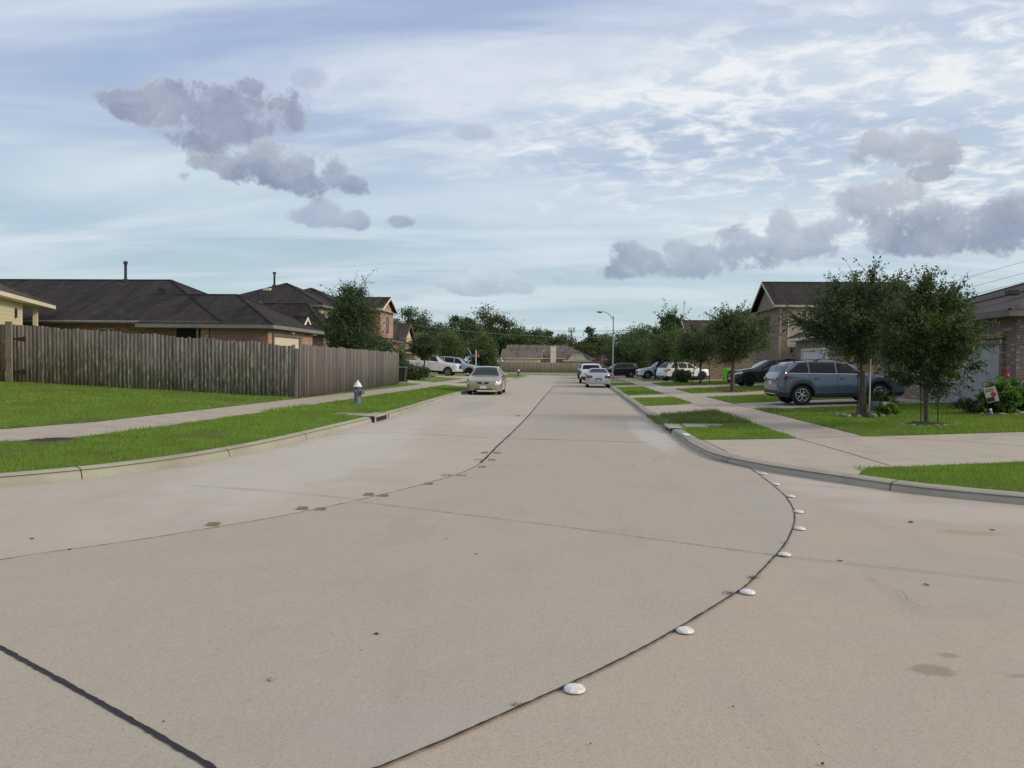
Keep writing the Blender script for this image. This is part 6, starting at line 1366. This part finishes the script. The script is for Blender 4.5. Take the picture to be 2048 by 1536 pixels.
pt2 = empty('plant_pot', (8.62, 22.85, z0(8.62, 22.85)+.12), 0, 'blue-grey planter between the braced trunk and white planter', 'planter'); MB().add([(-.12, -.1, 0), (.12, -.1, 0), (.12, .1, 0), (-.12, .1, 0), (-.15, -.13, .28), (.15, -.13, .28), (.15, .13, .28), (-.15, .13, .28)], [(0, 3, 2, 1), (0, 1, 5, 4), (1, 2, 6, 5), (2, 3, 7, 6), (3, 0, 4, 7)]).build('pot', mat('planter_blue', (.13, .16, .22), .6), pt2); MB().box(-.13, .13, -.11, .11, .2, .24).build('soil', M['mulch'], pt2)
# garden flag on its iron stand, tilted by the wind
gx, gy = 11.35, 22.1; gf = empty('garden_flag', (gx, gy, z0(gx, gy)), -.35, 'cream garden flag with red motif hanging askew on a black stand', 'garden flag')
MB().tube([(.2, 0, 0), (.2, 0, 1.02), (-.22, 0, 1.02), (-.22, 0, .86)], .010, 6).tube([(-.05, 0, 1.0), (-.02, 0, .86), (.06, 0, .94), (.12, 0, .82), (.16, 0, .9)], .008, 5).build('stand', M['iron'], gf)
gf.scale = (.88, .88, .88)
fl = MB().box(-.20, .13, -.004, .004, -.5, -.03).build('flag_cloth', mat('flag_cream', (.62, .55, .42), .8), gf); fl.location = (-.03, -.01, .90); fl.rotation_euler = (0, -.28, 0)
MB().box(-.19, .02, -.008, -.0045, -.48, -.34).build('flag_panel', M['binb'], fl); MB().box(-.17, .06, -.0075, -.0045, -.11, -.085).box(-.17, .06, -.0075, -.0045, -.165, -.14).build('flag_lines', M['bark_d'], fl)
o = MB().lathe([(0, -.009), (.075, -.009), (.075, -.0045), (0, -.0045)], 16, axis='y', c=(.02, 0, -.27)).build('flag_motif', M['red'], fl)
gn = empty('garden_ornament', (11.25, 21.9, z0(11.25, 21.9)), 0, 'small blue and white ornament on the ground under the garden flag', 'ornament'); MB().lathe([(0, 0), (.07, 0), (.09, .08), (.05, .16), (.035, .18)], 12).build('ornament_body', mat('ornament_blue', (.07, .11, .28), .4), gn, smooth=True); gn.scale = (.7, .7, .7); MB().blob((0, 0, .22), (.05, .05, .055), 4, rough=.03).build('ornament_top', M['white'], gn, smooth=True)
for x, y, lab in ((12.55, 23.6, 'left red pinwheel flower on a thin stem by the garage corner'), (12.95, 23.2, 'right red pinwheel flower on a thin stem by the brick corner')):
    r = empty('pinwheel', (x, y, z0(x, y)), 0, lab, 'pinwheel'); MB().tube([(0, 0, 0), (0, 0, 1.05)], .008, 5).build('stem', M['iron'], r); mb = MB()
    for k in range(6): a = k*pi/3; mb.add([(0, -.01, 1.08), (.10*cos(a), -.02, 1.08+.10*sin(a)), (.08*cos(a+.6), -.0, 1.08+.08*sin(a+.6))], [(0, 1, 2)])
    mb.build('petals', M['red'], r)
